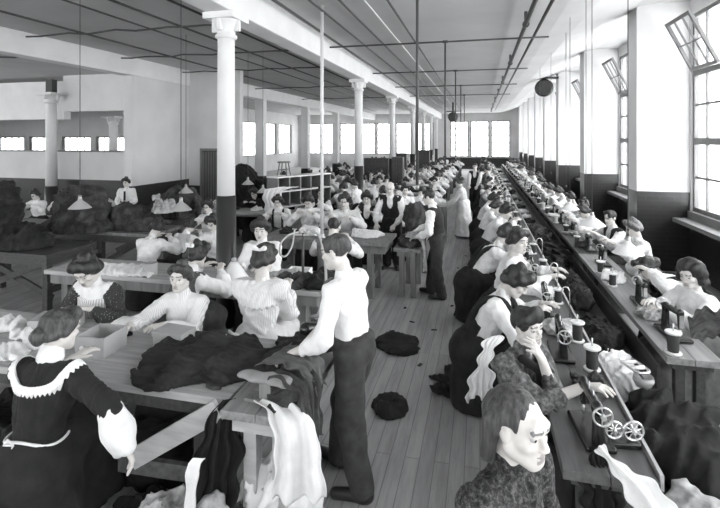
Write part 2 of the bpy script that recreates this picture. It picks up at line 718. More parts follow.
def make_person(c, nm='person'):
    """builds a figure facing +y with its feet at z = 0 and returns (root, info)"""
    fem = c.get('fem', True)
    stand = c.get('pose', 'sit') == 'stand'
    S = c.get('S', 1.0)
    vox = c.get('vox', .008) / S
    det = c.get('detail', 0)
    L, sl, tw = R(c.get('lean', 8)), R(c.get('side', 0)), R(c.get('twist', 0))
    pz = c.get('pelz', .92 if stand else .50)
    pel = V3(c.get('pelx', 0), 0, pz)
    u = nrm(V3(math.sin(sl), math.sin(L) * math.cos(sl), math.cos(L) * math.cos(sl)))
    r = V3(math.cos(tw), math.sin(tw), 0)
    r = nrm(r - u * r.dot(u))
    f = np.cross(u, r)
    M = np.stack([r, f, u], 1)
    at = lambda x, y, z: pel + r * x + f * y + u * z
    sw = .158 if fem else .178
    ub = nrm(u * .5 + V3(0, 0, .5))
    bend = c.get('hunch', 0.0)
    nb = at(0, bend, .475)
    nt = nb + nrm(ub + f * (.15 + bend * 3)) * .075
    Rh = rotz(R(c.get('hy', 0)) + tw) @ rotx(-R(c.get('hp', 8))) @ roty(R(c.get('hr', 0)))
    hc = nt + Rh @ V3(0, .025, .10)
    H = lambda x, y, z: hc + Rh @ V3(x, y, z)
    sho = {-1: at(-sw, bend, .415 + c.get('shl', 0)), 1: at(sw, bend, .415 + c.get('shr', 0))}
    tgt = {-1: c.get('lh', (-.13, .45, .925)), 1: c.get('rh', (.13, .45, .925))}
    pole = {-1: c.get('lp', (-.62, -.5, -.6)), 1: c.get('rp', (.62, -.5, -.6))}
    la, lf = (.285, .25) if fem else (.30, .265)
    elb, wri = {}, {}
    for s in (-1, 1):
        elb[s], wri[s] = two_bone(sho[s], V3(*tgt[s]), la, lf, pole[s])
    hipx = .085
    if stand:
        feet = {-1: V3(*c.get('lf', (-.10, .0, .085))), 1: V3(*c.get('rf', (.10, .0, .085)))}
    else:
        feet = {-1: V3(-.11, .38, .085), 1: V3(.11, .38, .085)}
    knee = {}
    for s in (-1, 1):
        hip = pel + V3(s * hipx, 0, -.03)
        if stand:
            knee[s], feet[s] = two_bone(hip, feet[s], .42, .395, (s * .12, 1, 0))
        else:
            knee[s] = V3(s * .11, .41, .46)

    # --- the body, one continuous surface
    b = Blob()
    b.el(at(0, 0, 0), (.15, .11, .12), M, .05)
    b.el(at(0, 0, .16), (.118, .088, .15), M, .06)
    b.el(at(0, bend * .6, .31), (.138, .10, .15), M, .06)
    b.rc(sho[-1] * .9 + nb * .1, sho[1] * .9 + nb * .1, .058, .058, .05)
    b.rc(nb, nt + Rh @ V3(0, .0, .02), .056, .050, .03)
    for s in (-1, 1):
        b.chain([sho[s], elb[s], wri[s]], [.052, .041, .027], .02)
        hip = pel + V3(s * hipx, 0, -.03)
        b.chain([hip, knee[s], feet[s]], [.085, .058, .042], .03)
        fd = nrm(V3(s * .25, 1, 0))
        b.rc(feet[s] + V3(0, -.03, -.045), feet[s] + fd * .15 + V3(0, 0, -.055), .036, .028, .03)
        hd = c.get('lhd' if s < 0 else 'rhd')
        hn = c.get('lhn' if s < 0 else 'rhn', (0, 0, -1))
        hd = nrm(wri[s] - elb[s]) * .6 + nrm(V3(0, 1, -.15)) * .4 if hd is None else V3(*hd)
        ts = s * 1.0
        hand(b, wri[s], hd, V3(*hn), ts * c.get('thumbflip', 1), vox, c.get('curl', .55), 1.0, 1.0 if fem else 1.06)
    # head
    b.el(H(0, -.012, .035), (.074, .093, .082), Rh, .02)
    b.el(H(0, .022, -.035), (.058, .066, .064), Rh, .03)
    b.el(H(0, .062, -.086), (.024, .022, .02), Rh, .03)
    if det:
        for s in (-1, 1):
            b.rc(H(s * .018, .066, -.085), H(s * .052, .0, -.05), .018, .022, .03)
            b.el(H(s * .036, .056, -.018), (.027, .026, .022), Rh, .02)
            b.el(H(s * .032, .090, .012), (.018, .014, .011), Rh, .010, 0, True)
            b.el(H(s * .032, .0775, .021), (.017, .010, .0055), Rh, .004)
            b.el(H(s * .032, .076, .000), (.016, .009, .005), Rh, .004)
            b.rc(H(s * .016, .0930, .0385), H(s * .050, .079, .0375), .0042, .0030, .003, 2)
            b.el(H(s * .0105, .097, -.027), (.009, .010, .007), Rh, .006)
            b.el(H(s * .074, -.008, .0), (.010, .020, .031), Rh, .006)
            b.rc(H(s * .078, -.014, .022), H(s * .082, .002, .026), .007, .006, .004)
        b.el(H(0, .076, .040), (.046, .018, .03), Rh, .02)
        b.rc(H(0, .084, .018), H(0, .106, -.021), .0075, .0105, .010)
        b.el(H(0, .074, -.055), (.03, .018, .024), Rh, .014)
        b.el(H(0, .0905, -.0505), (.021, .0075, .0055), Rh, .003, 1)
        b.el(H(0, .0885, -.0635), (.018, .0085, .0065), Rh, .003, 1)
        b.el(H(0, .100, -.0570), (.024, .010, .0022), Rh, .002, 0, True)
    else:
        for s in (-1, 1):
            b.el(H(s * .031, .088, .012), (.019, .016, .012), Rh, .012, 2, True)
            b.el(H(s * .074, -.006, .0), (.012, .022, .03), Rh, .008)
        b.rc(H(0, .082, .018), H(0, .104, -.022), .009, .0135, .012)
        b.el(H(0, .084, -.057), (.022, .010, .007), Rh, .006, 1)
    objs = []
    body = b.mesh(nm, vox if det else max(vox, .007), [SKIN, LIP, BROW])
    objs.append((nm, body))

    if det:
        for s in (-1, 1):
            e = MB()
            look = nrm(Rh @ V3(c.get('look', 0), 1, -.05))
            z = Vector(look)
            q = Vector((0, 0, 1)).rotation_difference(z).to_matrix()
            pr = [(.0001, -.0128)] + [(.0128 * math.sin(t), -.0128 * math.cos(t)) for t in np.linspace(.2, math.pi - .5, 12)]
            e.lathe(pr, H(s * .032, .0735, .0105), 16, 0, q)
            pr2 = [(.0128 * math.sin(t), -.0128 * math.cos(t)) for t in np.linspace(math.pi - .55, math.pi - .01, 6)]
            e.lathe(pr2, H(s * .032, .0737, .0105), 16, 1, q)
            objs.append(('eye', e.mesh('eye', [EYEW, EYED])))

    # --- clothing
    cv = max(vox, .0075)

    def torso(B, inf, m=0, bust=True):
        B.el(at(0, 0, .02), (.15 + inf * .6, .112 + inf * .6, .11), M, .06, m)
        B.el(at(0, 0, .16), (.118 + inf, .09 + inf, .15), M, .06, m)
        B.el(at(0, bend * .6, .31), (.14 + inf, .103 + inf, .145 + inf * .4), M, .06, m)
        if fem and bust:
            B.el(at(0, .062 + bend * .5, .28), (.115 + inf * .6, .07 + inf * .6, .09), M, .05, m)
        B.rc(sho[-1] * .9 + nb * .1, sho[1] * .9 + nb * .1, .062 + inf * .5, .062 + inf * .5, .05, m)

    sd = c.get('seed', 0)
    top = c.get('top', WBLOUSE)
    roll = c.get('roll', .9)
    B = Blob()
    torso(B, .024 if fem else .020)
    arm_m = 0
    mats_top = [top]
    if c.get('sleeve') is not None:
        mats_top.append(c['sleeve'])
        arm_m = 1
    puff = c.get('puff', 1.0 if fem else .55)
    for s in (-1, 1):
        e, w = elb[s], elb[s] + (wri[s] - elb[s]) * roll
        mid = elb[s] + (wri[s] - elb[s]) * roll * .6
        B.rc(sho[s], e, .062 + .012 * puff, .054 + .012 * puff, .03, arm_m)
        B.rc(e, mid, .054 + .012 * puff, .046 + .020 * puff, .02, arm_m)
        B.rc(mid, w, .046 + .020 * puff, .036 + .003 * puff, .015, arm_m)
    if c.get('collar', fem):
        B.rc(nb, nb + (nt - nb) * .75, .064, .058, .015)
    else:
        B.rc(nb, nb + (nt - nb) * .35, .072, .066, .02)
    objs.append((c.get('topname', 'blouse' if fem else 'shirt'), B.mesh('top', cv, mats_top, wrinkles(sd), .009 * c.get('fold', 1))))

    if c.get('lower', 'skirt' if fem else 'trousers') == 'skirt':
        B = Blob()
        if stand:
            hem = c.get('hem', .035)
            B.el(at(0, 0, .06), (.15, .12, .1), M, .05)
            mx = (feet[-1] + feet[1]) / 2
            B.rc(pel + V3(0, -.01, -.02), V3(mx[0], mx[1] * .5, .45), .185, .235, .08, 0, False, ((0, 1, 0), .82))
            B.rc(V3(mx[0], mx[1] * .5, .45), V3(mx[0], mx[1], -.05), .235, .30, .08, 0, False, ((0, 1, 0), .85))
            B.cut((0, 0, -1), (0, 0, hem))
        else:
            B.el(at(0, 0, .03), (.165, .135, .11), M, .05)
            B.el(pel + V3(0, -.02, -.04), (.21, .19, .13), None, .05)
            for s in (-1, 1):
                B.rc(pel + V3(s * .09, .05, -.0), knee[s] + V3(0, .02, .0), .105, .092, .06)
            B.rc(V3(0, .38, .44), V3(0, .40, .03), .16, .22, .08)
            B.rc(V3(0, .0, .40), V3(0, .02, .03), .21, .25, .1)
            B.cut((0, 0, -1), (0, 0, .02))
        objs.append(('skirt', B.mesh('skirt', max(cv, .011), [c.get('low', DARKD)], folds(sd + 3, 24, .10), .014)))
    else:
        B = Blob()
        B.el(pel + V3(0, 0, .0), (.165, .125, .125), None, .04)
        B.el(at(0, 0, .06), (.168, .136, .075), M, .04)
        B.cut(u, at(0, 0, .105))
        for s in (-1, 1):
            hip = pel + V3(s * hipx, 0, -.04)
            fe = feet[s] + V3(0, 0, -.01)
            B.chain([hip, knee[s], fe], [.110, .092, .080], .03)
        B.cut((0, 0, -1), (0, 0, .035))
        objs.append(('trousers', B.mesh('trousers', cv, [c.get('low', TROUS)], folds(sd + 5, 26, .6), .007)))
        for s in (-1, 1):
            Bf = Blob()
            fd = nrm(V3(s * .25, 1, 0))
            Bf.rc(feet[s] + V3(0, -.035, -.045), feet[s] + fd * .175 + V3(0, 0, -.055), .045, .036, .03)
            Bf.rc(feet[s] + V3(0, 0, .04), feet[s] + V3(0, -.01, -.04), .05, .052, .03)
            Bf.cut((0, 0, -1), (0, 0, .003))
            objs.append(('boot', Bf.mesh('boot', max(cv, .007), [LEATHER])))

    for ex in c.get('extra', ()):
        if ex[0] == 'waistcoat':
            B = Blob()
            torso(B, .036, bust=fem)
            for s in (-1, 1):
                B.el(at(s * (sw + .085), bend, .36), (.09, .16, .13), M, .02, 0, True)
            B.el(at(0, .15 + bend, .45), (.07, .12, .17), M, .015, 0, True)
            B.rc(nb, nb + (nt - nb) * .9, .072, .066, .015, 0, True)
            B.cut(-u, at(0, 0, -.02))
            mm = [ex[1]]
            objs.append(('waistcoat', B.mesh('waistcoat', cv, mm, folds(sd + 8, 18), .003)))
        elif ex[0] == 'bib':                      # pinafore front or back: ('bib', mat, lo, hi, front)
            B = Blob()
            torso(B, .036)
            B.cut(f * -ex[4], at(0, .025 * ex[4], 0))
            B.cut(u, at(0, 0, ex[3]))
            B.cut(-u, at(0, 0, ex[2]))
            for s in (-1, 1):
                B.cut(r * s, at(s * ex[5], 0, 0))
            objs.append(('apron_bib', B.mesh('bib', cv, [ex[1]], folds(sd + 9, 22, .1), .004)))
        elif ex[0] == 'straps':
            for s in (-1, 1):
                T = MB()
                o = .035
                if c.get('topname') == 'jacket':
                    o = .05
                pts = [at(s * .09, .135 + o * .5, .10), at(s * .095, .148 + o * .5, .26), at(s * .10, .10 + o + bend, .40), at(s * .10, .02 + bend, .455 + o * .6), at(s * .09, -.08 - o * .6 + bend, .40), at(s * .07, -.125 - o * .2, .24), at(s * .05, -.12, .08)]
                pts = [Vector(p) for p in pts]
                sm = []
                for i in range(len(pts) - 1):
                    for q in range(4):
                        t = q / 4
                        p0, p1, p2, p3 = pts[max(i - 1, 0)], pts[i], pts[i + 1], pts[min(i + 2, len(pts) - 1)]
                        sm.append(.5 * ((2 * p1) + (p2 - p0) * t + (2 * p0 - 5 * p1 + 4 * p2 - p3) * t * t + (3 * p1 - p0 - 3 * p2 + p3) * t ** 3))
                sm.append(pts[-1])
                T.tube(sm, ex[2] if len(ex) > 2 else .016, 8)
                objs.append(('strap', T.mesh('strap', ex[1])))
        elif ex[0] == 'apron':
            B = Blob()
            if stand:
                mx = (feet[-1] + feet[1]) / 2
                B.el(at(0, 0, .07), (.16, .13, .1), M, .05)
                B.rc(pel + V3(0, -.01, -.02), V3(mx[0], mx[1] * .5, .45), .200, .252, .08, 0, False, ((0, 1, 0), .84))
                B.rc(V3(mx[0], mx[1] * .5, .45), V3(mx[0], mx[1], .0), .252, .318, .08, 0, False, ((0, 1, 0), .87))
                B.cut((0, 0, -1), (0, 0, .08))
                if len(ex) < 3:
                    B.cut((0, -1, 0), (0, -.06, 0))
            else:
                B.el(pel + V3(0, .04, .02), (.20, .17, .13), None, .05)
                for s in (-1, 1):
                    B.rc(pel + V3(s * .09, .05, .01), knee[s] + V3(0, .03, .01), .112, .099, .06)
                B.rc(V3(0, .39, .44), V3(0, .42, .2), .168, .2, .08)
                B.cut((0, -1, 0), (0, .06, 0))
            objs.append(('apron', B.mesh('apron', max(cv, .009), [ex[1]], folds(sd + 3, 24, .10), .014)))
        elif ex[0] == 'lace_collar':
            B = Blob()
            torso(B, .040, bust=fem)
            for s in (-1, 1):
                B.rc(sho[s] * .9 + nb * .1, sho[s], .084, .078, .03)
                B.el(at(s * .235, 0, .31), (.07, .2, .09), M, .01, 0, True)
            B.ball(at(0, -.01, .50), .205, True, .035, 44)
            B.ball(at(0, -.01, .50), .165, False)
            objs.append(('lace_collar', B.mesh('lace_collar', .005, [LACE])))
            B = Blob()
            B.rc(nb + (nt - nb) * .5, nb + (nt - nb) * .8, .071, .066, .01)
            objs.append(('neck_band', B.mesh('neck_band', .005, [APRONW])))
        elif ex[0] == 'yoke':                     # gathered yoke lying over the shoulders
            B = Blob()
            torso(B, .044, bust=fem)
            for s in (-1, 1):
                B.rc(sho[s], elb[s] * .5 + sho[s] * .5, .096, .094, .03)
                B.el(at(s * .25, 0, .28), (.09, .2, .10), M, .01, 0, True)
            B.ball(at(0, -.01, .50), .25, True, .03, 22)
            B.cut(u, nb + (nt - nb) * .2)
            objs.append(('gathered_yoke', B.mesh('gathered_yoke', .006, [ex[1]], wrinkles(sd + 2, 90), .007)))
        elif ex[0] == 'belt':
            T = Blob()
            T.el(at(0, 0, .075), (.158, .128, .03), M, .01)
            objs.append(('belt', T.mesh('belt', cv, [ex[1]])))
        elif ex[0] == 'apron_string':
            T = MB()
            a = [at(.16 * math.cos(q), .132 * math.sin(q) - .0, .10 + .012 * math.sin(3 * q)) for q in np.linspace(0, 2 * math.pi, 40, endpoint=False)]
            T.tube(a, .008, 6, 0, True)
            bow = at(-.02, -.14, .10)
            T.tube([bow, bow + M @ V3(-.03, -.012, .03), bow + M @ V3(-.05, -.01, .0), bow], .006, 6)
            T.tube([bow, bow + M @ V3(.0, -.012, -.06), bow + M @ V3(-.012, -.012, -.11)], .006, 6)
            objs.append(('apron_string', T.mesh('apron_string', ex[1])))
        elif ex[0] == 'ribbon':
            T = Blob()
            p = H(0, -.105, .075)
            for s in (-1, 1):
                T.rc(p, p + Rh @ V3(s * .045, -.012, .018), .010, .022, .006, 0, False, (Rh @ V3(0, 1, 0), .6))
            objs.append(('ribbon', T.mesh('ribbon', .005, [ex[1]])))
        elif ex[0] == 'necktie':
            T = MB()
            T.bar(at(0, .15, .43), at(0, .165, .18), .05, .012, 0, tuple(f))
            objs.append(('necktie', T.mesh('necktie', ex[1])))
        elif ex[0] == 'undersleeve':             # pale hanging lower sleeve on one arm
            s = ex[2]
            T = Blob()
            m_ = elb[s] * .35 + wri[s] * .65
            T.rc(elb[s] * .75 + wri[s] * .25, m_, .066, .085, .04)
            T.rc(m_, wri[s], .085, .048, .03)
            T.rc(m_ + V3(0, 0, -.02), m_ + V3(0, 0, -.12), .07, .025, .03)
            objs.append(('undersleeve', T.mesh('undersleeve', cv, [ex[1]], folds(5, 30), .008)))
        elif ex[0] == 'neckerchief':
            T = Blob()
            T.rc(at(-.08, .06, .47), at(.0, .14, .42), .03, .026, .02)
            T.rc(at(.08, .06, .47), at(.0, .14, .42), .03, .026, .02)
            T.rc(at(0, .145, .43), at(0.01, .165, .30), .03, .018, .02)
            objs.append(('neckerchief', T.mesh('neckerchief', cv, [ex[1]], folds(9, 40), .004)))

    # --- hair
    hm = HAIRMAT[c.get('hair', 'dark')]
    st = c.get('style', 'roll' if fem else 'short')
    G = Blob()
    hv = max(vox, .006)
    if st in ('roll', 'bun', 'puff', 'low'):
        G.el(H(0, -.022, .040), (.086, .098, .084), Rh, .03)
        G.el(H(0, .102, -.02), (.062, .06, .085), Rh, .02, 0, True)
        v = {'roll': .82, 'bun': .7, 'puff': 1.08, 'low': .66}[st]
        arc = [H(s_ * .082 * (1 + .05 * v), -.012, -.005 + .012 * v) for s_ in (-1, 1)]
        pts = [arc[0], H(-.080, .020, .060), H(-.046, .054, .096), H(0, .062, .106), H(.046, .054, .096), H(.080, .020, .060), arc[1]]
        G.chain(pts, [.026 * v, .034 * v, .036 * v, .037 * v, .036 * v, .034 * v, .026 * v], .025)
        G.rc(arc[0], H(-.05, -.085, -.02), .026 * v, .036 * v, .03)
        G.rc(arc[1], H(.05, -.085, -.02), .026 * v, .036 * v, .03)
        if st == 'bun':
            G.el(H(0, -.115, .085), (.052, .045, .05), Rh, .02)
        elif st == 'low':
            G.el(H(0, -.115, -.015), (.055, .045, .05), Rh, .02)
        else:
            G.el(H(0, -.035, .128), (.045, .045, .032), Rh, .02)
    elif st == 'short':
        G.el(H(0, -.020, .040), (.081, .096, .082), Rh, .02)
        G.el(H(0, .115, -.03), (.075, .075, .088), Rh, .012, 0, True)
        G.rc(H(-.03, .050, .094), H(.05, .042, .092), .020, .024, .03)
        for s in (-1, 1):
            G.el(H(s * .10, .012, -.035), (.03, .045, .055), Rh, .01, 0, True)
        G.el(H(0, -.09, -.10), (.1, .06, .06), Rh, .01, 0, True)
    elif st == 'quiff':
        G.el(H(0, -.02, .044), (.083, .095, .084), Rh, .02)
        G.el(H(0, .120, -.022), (.078, .075, .092), Rh, .012, 0, True)
        G.rc(H(-.06, .045, .095), H(.0, .072, .108), .034, .042, .03)
        G.rc(H(.0, .072, .108), H(.062, .05, .085), .042, .034, .03)
        G.rc(H(.062, .05, .085), H(.082, .02, .055), .034, .022, .02)
        G.el(H(0, -.09, -.10), (.1, .06, .06), Rh, .01, 0, True)
    elif st == 'bald':
        for s in (-1, 1):
            G.rc(H(s * .075, -.02, .02), H(s * .03, -.095, .0), .016, .022, .02)
        G.rc(H(-.03, -.095, .0), H(.03, -.095, .0), .022, .022, .02)
    elif st == 'bush':
        G.el(H(0, -.03, .045), (.098, .105, .095), Rh, .03)
        G.el(H(0, .110, -.028), (.064, .07, .088), Rh, .015, 0, True)
        for a_, z_, q_ in ((-.095, .03, .05), (.095, .03, .05), (-.10, -.045, .048), (.10, -.045, .048), (-.06, .09, .055), (.06, .09, .055), (0, .12, .05)):
            G.el(H(a_, -.02, z_), (q_, q_, q_), Rh, .03)
        G.rc(H(-.06, .035, .095), H(.06, .035, .095), .03, .03, .03)
    elif st == 'wild':
        G.el(H(0, -.028, .043), (.084, .096, .086), Rh, .03)
        G.el(H(0, .118, -.022), (.072, .072, .098), Rh, .012, 0, True)
        for s in (-1, 1):
            G.rc(H(s * .085, -.055, .03), H(s * .088, -.06, -.10), .030, .026, .03)
            G.el(H(s * .085, .012, -.02), (.03, .035, .05), Rh, .01, 0, True)
        G.rc(H(0, -.09, .02), H(0, -.085, -.13), .055, .045, .03)
    objs.append(('hair', G.mesh('hair', hv, [hm], (strands(sd, 95 if vox < .01 else 50) if st != 'wild' else folds(sd, 120, .12)), .0035 if st == 'wild' else .006 if vox < .01 else .005)))

    root = bpy.data.objects.new(nm, objs[0][1])
    link(root)
    for pn, me in objs[1:]:
        o = bpy.data.objects.new(pn, me)
        link(o, root)
    root.scale = (S, S, S)
    crown = {'roll': .15, 'bun': .135, 'low': .132, 'puff': .16, 'short': .128, 'quiff': .15, 'bald': .12, 'bush': .165, 'wild': .135}[st]
    topp = hc + V3(0, 0, 1) * crown * (.55 + .45 * (Rh @ V3(0, 0, 1))[2])
    return root, {'top': topp, 'head': hc}


TAKEN = []                                   # x, y, clear radius of whatever already stands there


def put_person(c, label, head, px=None, py=None, d=None, xy=None, group=None):
    """head: facing angle of the body on the floor plan (0 = +x, 90 = away along the hall)"""
    S = c.get('S', 1.0)
    a = R(head - 90)
    if 'lhw' in c or 'rhw' in c:               # first a coarse trial to learn where the figure stands
        r0, i0 = make_person(dict(c, vox=.03, detail=0, extra=()))
        t = i0['top']
        S = (CAMZ - (py - HOR) * d / FPX) / t[2]
        hx, hy = at_depth(px, d)
        q = (hx - (math.cos(a) * t[0] - math.sin(a) * t[1]) * S, hy - (math.sin(a) * t[0] + math.cos(a) * t[1]) * S)
        for k in ('l', 'r'):
            if k + 'hw' in c:
                P = c[k + 'hw']
                dx, dy = P[0] - q[0], P[1] - q[1]
                c[k + 'h'] = ((dx * math.cos(a) + dy * math.sin(a)) / S, (-dx * math.sin(a) + dy * math.cos(a)) / S, P[2] / S)
        for ch in list(r0.children):
            bpy.data.objects.remove(ch)
        bpy.data.objects.remove(r0)
    root, info = make_person(c)
    t = info['top']
    if xy is None:
        if d is not None:
            need = CAMZ - (py - HOR) * d / FPX
            S2 = need / t[2]
            S = max(.86, min(1.16, S2))
            root.scale = (S, S, S)
            if abs(S - S2) > 1e-3 or abs(S2 - 1) > .12:
                print('PERSON scale', label[:40], round(S2, 3))
        zt = t[2] * S
        if d is None:
            hx, hy = on_plane(px, py, zt)
        else:
            hx, hy = at_depth(px, d)
        ox = (math.cos(a) * t[0] - math.sin(a) * t[1]) * S
        oy = (math.sin(a) * t[0] + math.cos(a) * t[1]) * S
        xy = (hx - ox, hy - oy)
    root.location = (xy[0], xy[1], 0)
    root.rotation_euler = (0, 0, a)
    tag(root, label, 'person', group)
    TAKEN.append((xy[0], xy[1], .52))
    return root
# ------------------------------------------------------------------ the room
CEILZ = 4.465
BX0, BX1, BBOT = -3.38, -3.02, 4.01           # main ceiling beam over the column row
B2X0, B2X1 = -8.84, -8.50                     # second beam
XWIN, XPIER = 3.66, 2.80
YBACK, YREAR, XLEFT = 39.5, -4.5, -24.0


def struct(o):
    return tag(o, kind='structure')


def wall_boxes(m, run, plane0, plane1, a0, a1, z0, z1, openings, dado):
    """wall slab along x or y with window openings (a, b, low, high); face set 1 below the dado"""
    def put(p, q, lo, hi):
        for l, h, k in ((lo, min(hi, dado), 1), (max(lo, dado), hi, 0)):
            if h - l > 1e-4 and q - p > 1e-4:
                if run == 'y':
                    m.box(plane0, plane1, p, q, l, h, k)
                else:
                    m.box(p, q, plane0, plane1, l, h, k)
    c = a0
    for a, b, lo, hi in sorted(openings):
        put(c, a, z0, z1)
        put(a, b, z0, lo)
        put(a, b, hi, z1)
        c = b
    put(c, a1, z0, z1)


struct(MB().box(XLEFT, XWIN + .3, YREAR - .3, YBACK + .3, -.15, 0).build('floor', FLOOR))
CH = 4.88                                     # the ceiling lifts towards the window wall
m = MB()
y0, y1 = YREAR - .3, YBACK + .3
xs = [(XLEFT, CEILZ), (1.3, CEILZ), (1.75, CEILZ + .04), (2.3, CEILZ + .18), (2.75, CH - .06), (3.1, CH), (XWIN + .3, CH)]
vs_ = [(x, y, z) for x, z in xs for y in (y0, y1)] + [(x, y, 5.1) for x in (XLEFT, XWIN + .3) for y in (y0, y1)]
n_ = len(xs)
fs_ = [(2 * i, 2 * i + 1, 2 * i + 3, 2 * i + 2) for i in range(n_ - 1)]
t_ = 2 * n_
fs_ += [(t_, t_ + 2, t_ + 3, t_ + 1), (0, t_, t_ + 1, 1), (2 * n_ - 2, 2 * n_ - 1, t_ + 3, t_ + 2)]
fs_ += [tuple([2 * i for i in range(n_)] + [t_ + 2, t_]), tuple([2 * i + 1 for i in range(n_)][::-1] + [t_ + 1, t_ + 3])]
m.add(vs_, fs_, 0)
struct(m.build('ceiling', CEIL))

win_n = [0]


def window(run, plane, a0, a1, z0, z1, cols, rows, fr=.07, mun=.04, mull=(), trans=(), depth=.07):
    """frame with glazing bars, one pane sheet, kept together as one window"""
    win_n[0] += 1
    root = empty('window_%d' % win_n[0], ((plane, (a0 + a1) / 2, z0) if run == 'y' else ((a0 + a1) / 2, plane, z0)), kind='structure')
    ox, oy, oz = root.location
    m = MB()

    def bx(p, q, l, h, t):
        if run == 'y':
            m.box(-t / 2, t / 2, p - oy, q - oy, l - oz, h - oz)
        else:
            m.box(p - ox, q - ox, -t / 2, t / 2, l - oz, h - oz)
    bx(a0, a0 + fr, z0, z1, depth)
    bx(a1 - fr, a1, z0, z1, depth)
    bx(a0 + fr, a1 - fr, z0, z0 + fr, depth)
    bx(a0 + fr, a1 - fr, z1 - fr, z1, depth)
    for t, w in trans:
        bx(a0 + fr, a1 - fr, t - w / 2, t + w / 2, depth * .96)
    for t, w in mull:
        bx(t - w / 2, t + w / 2, z0 + fr, z1 - fr, depth * .92)
    for i in range(1, cols):
        a = a0 + (a1 - a0) * i / cols
        bx(a - mun / 2, a + mun / 2, z0 + fr, z1 - fr, depth * .5)
    for z in rows:
        bx(a0 + fr, a1 - fr, z - mun / 2, z + mun / 2, depth * .46)
    struct(m.build('window_frame', FRAME, root))
    g = MB()
    if run == 'y':
        g.box(-.004, .004, a0 + .02 - oy, a1 - .02 - oy, .02, z1 - z0 - .02)
    else:
        g.box(a0 + .02 - ox, a1 - .02 - ox, -.004, .004, .02, z1 - z0 - .02)
    struct(g.build('window_pane', GLASS, root))
    return root


# right: piers and the window wall behind them
PIERS = [-3.6, .6, 5.2, 9.81, 14.4, 18.9, 22.8, 26.5, 30.1, 33.6, 36.9]
PT = .58
ops = []
for a, b in zip(PIERS[:-1], PIERS[1:]):
    ops.append((a + PT + .06, b - .06, 1.12, 4.62))
m = MB()
wall_boxes(m, 'y', XWIN, XWIN + .28, YREAR, YBACK, 0, CH + .1, ops, 1.12)
struct(m.build('wall_right', [WHITEWASH, DADO]))
for i, y in enumerate(PIERS):
    m = MB()
    m.box(XPIER, XWIN, y, y + PT, 0, 1.44, 1)
    m.box(XPIER, XWIN, y, y + PT, 1.44, CH + .05, 0)
    struct(m.build('pillar_%d' % (i + 1), [WHITEWASH, DADO]))
for a, b, lo, hi in ops:
    w = window('y', XWIN + .06, a, b, lo, hi, 8, (1.72, 3.0), mull=(((a + b) / 2, .1),), trans=((2.36, .12), (3.56, .1)))
    s = MB()
    s.box(-.36, -.03, -(b - a) / 2, (b - a) / 2, -.2, -.13)
    s.box(-.12, -.03, -(b - a) / 2, (b - a) / 2, -.13, -.0)
    struct(s.build('window_sill', FRAME, w))
    # hopper sash tipped inwards at the far end of the bay
    if b > 5:
        h = MB()
        wd, ht = 1.0, .95
        for p, q, l, t in ((0, .06, 0, ht), (wd - .06, wd, 0, ht), (.06, wd - .06, 0, .06), (.06, wd - .06, ht - .06, ht)):
            h.box(-.025, .025, p, q, l, t)
        for k in (1, 2):
            h.box(-.012, .012, wd * k / 3 - .012, wd * k / 3 + .012, .06, ht - .06)
        h.box(-.011, .011, .06, wd - .06, ht / 2 - .012, ht / 2 + .012)
        so = h.build('hopper_sash', FRAME, w)
        so.location = (-.08, b - .09 - wd - w.location.y, 3.6 - lo)
        so.rotation_euler = (0, R(-26), 0)
        struct(so)
        g = MB().box(-.003, .003, .05, wd - .05, .05, ht - .05)
        struct(g.build('sash_pane', GLASS, so))

# far end wall with its row of tall windows, seen on both sides of the columns
m = MB()
bops = []
for a in (-2.35, -.75, .85):
    bops.append((a, a + 1.45, .95, 3.85))
for a in np.arange(-14.9, -4.8, 1.62):
    bops.append((float(a), float(a) + 1.5, 1.1, 3.75))
wall_boxes(m, 'x', YBACK, YBACK + .28, -3.2, XWIN, 0, CH + .1, [q for q in bops if q[0] > -3], .9)
struct(m.build('wall_back', [WHITEWASH, DADO]))
m = MB()
wall_boxes(m, 'x', YBACK, YBACK + .28, -15.4, -3.2, 0, CEILZ, [q for q in bops if q[0] < -3], 0)
struct(m.build('wall_back_left', [WHITEWASH, DADO]))
for a, b, lo, hi in bops:
    window('x', YBACK + .08, a, b, lo, hi, 3, tuple(lo + (hi - lo) * k / 5 for k in (1, 2, 3, 4)), fr=.09, mun=.06)

# rear wall behind the photographer's place
m = MB()
rops = [(-22.0, -17, 1.1, 3.9), (-15.5, -10, 1.1, 3.9), (-8.2, -3.4, 1.1, 3.9), (-1.8, 1.4, 1.1, 3.9)]
wall_boxes(m, 'x', YREAR - .28, YREAR, XLEFT, XWIN, 0, CH + .1, rops, 1.1)
struct(m.build('wall_rear', [WHITEWASH, DADO]))
for a, b, lo, hi in rops:
    window('x', YREAR - .1, a, b, lo, hi, 8, (2.0, 2.9), mull=(((a + b) / 2, .1),))

# left outer wall, and the side room seen over the half-height partition
m = MB()
lops = [(y, y + 3.4, 1.1, 3.8) for y in (-3.5, .8, 5.1, 9.4)]
wall_boxes(m, 'y', XLEFT - .28, XLEFT, YREAR, 19, 0, CEILZ, lops, 1.1)
struct(m.build('wall_left', [WHITEWASH, DADO]))
for a, b, lo, hi in lops:
    window('y', XLEFT - .1, a, b, lo, hi, 6, (2.0, 2.9))
m = MB()
sops = [(x, x + 1.7, 1.7, 2.52) for x in np.arange(-23.6, -16.6, 1.98)]
wall_boxes(m, 'x', 19, 19.25, XLEFT, -15.4, 0, CEILZ, sops, 1.1)
struct(m.build('wall_side_room', [WHITEWASH, DADO]))
for a, b, lo, hi in sops:
    window('x', 19.1, float(a), float(b), lo, hi, 4, (), mun=.035)
m = MB()
eops = [(y, y + 2.6, 1.2, 3.6) for y in np.arange(19.8, 37, 3.1)]
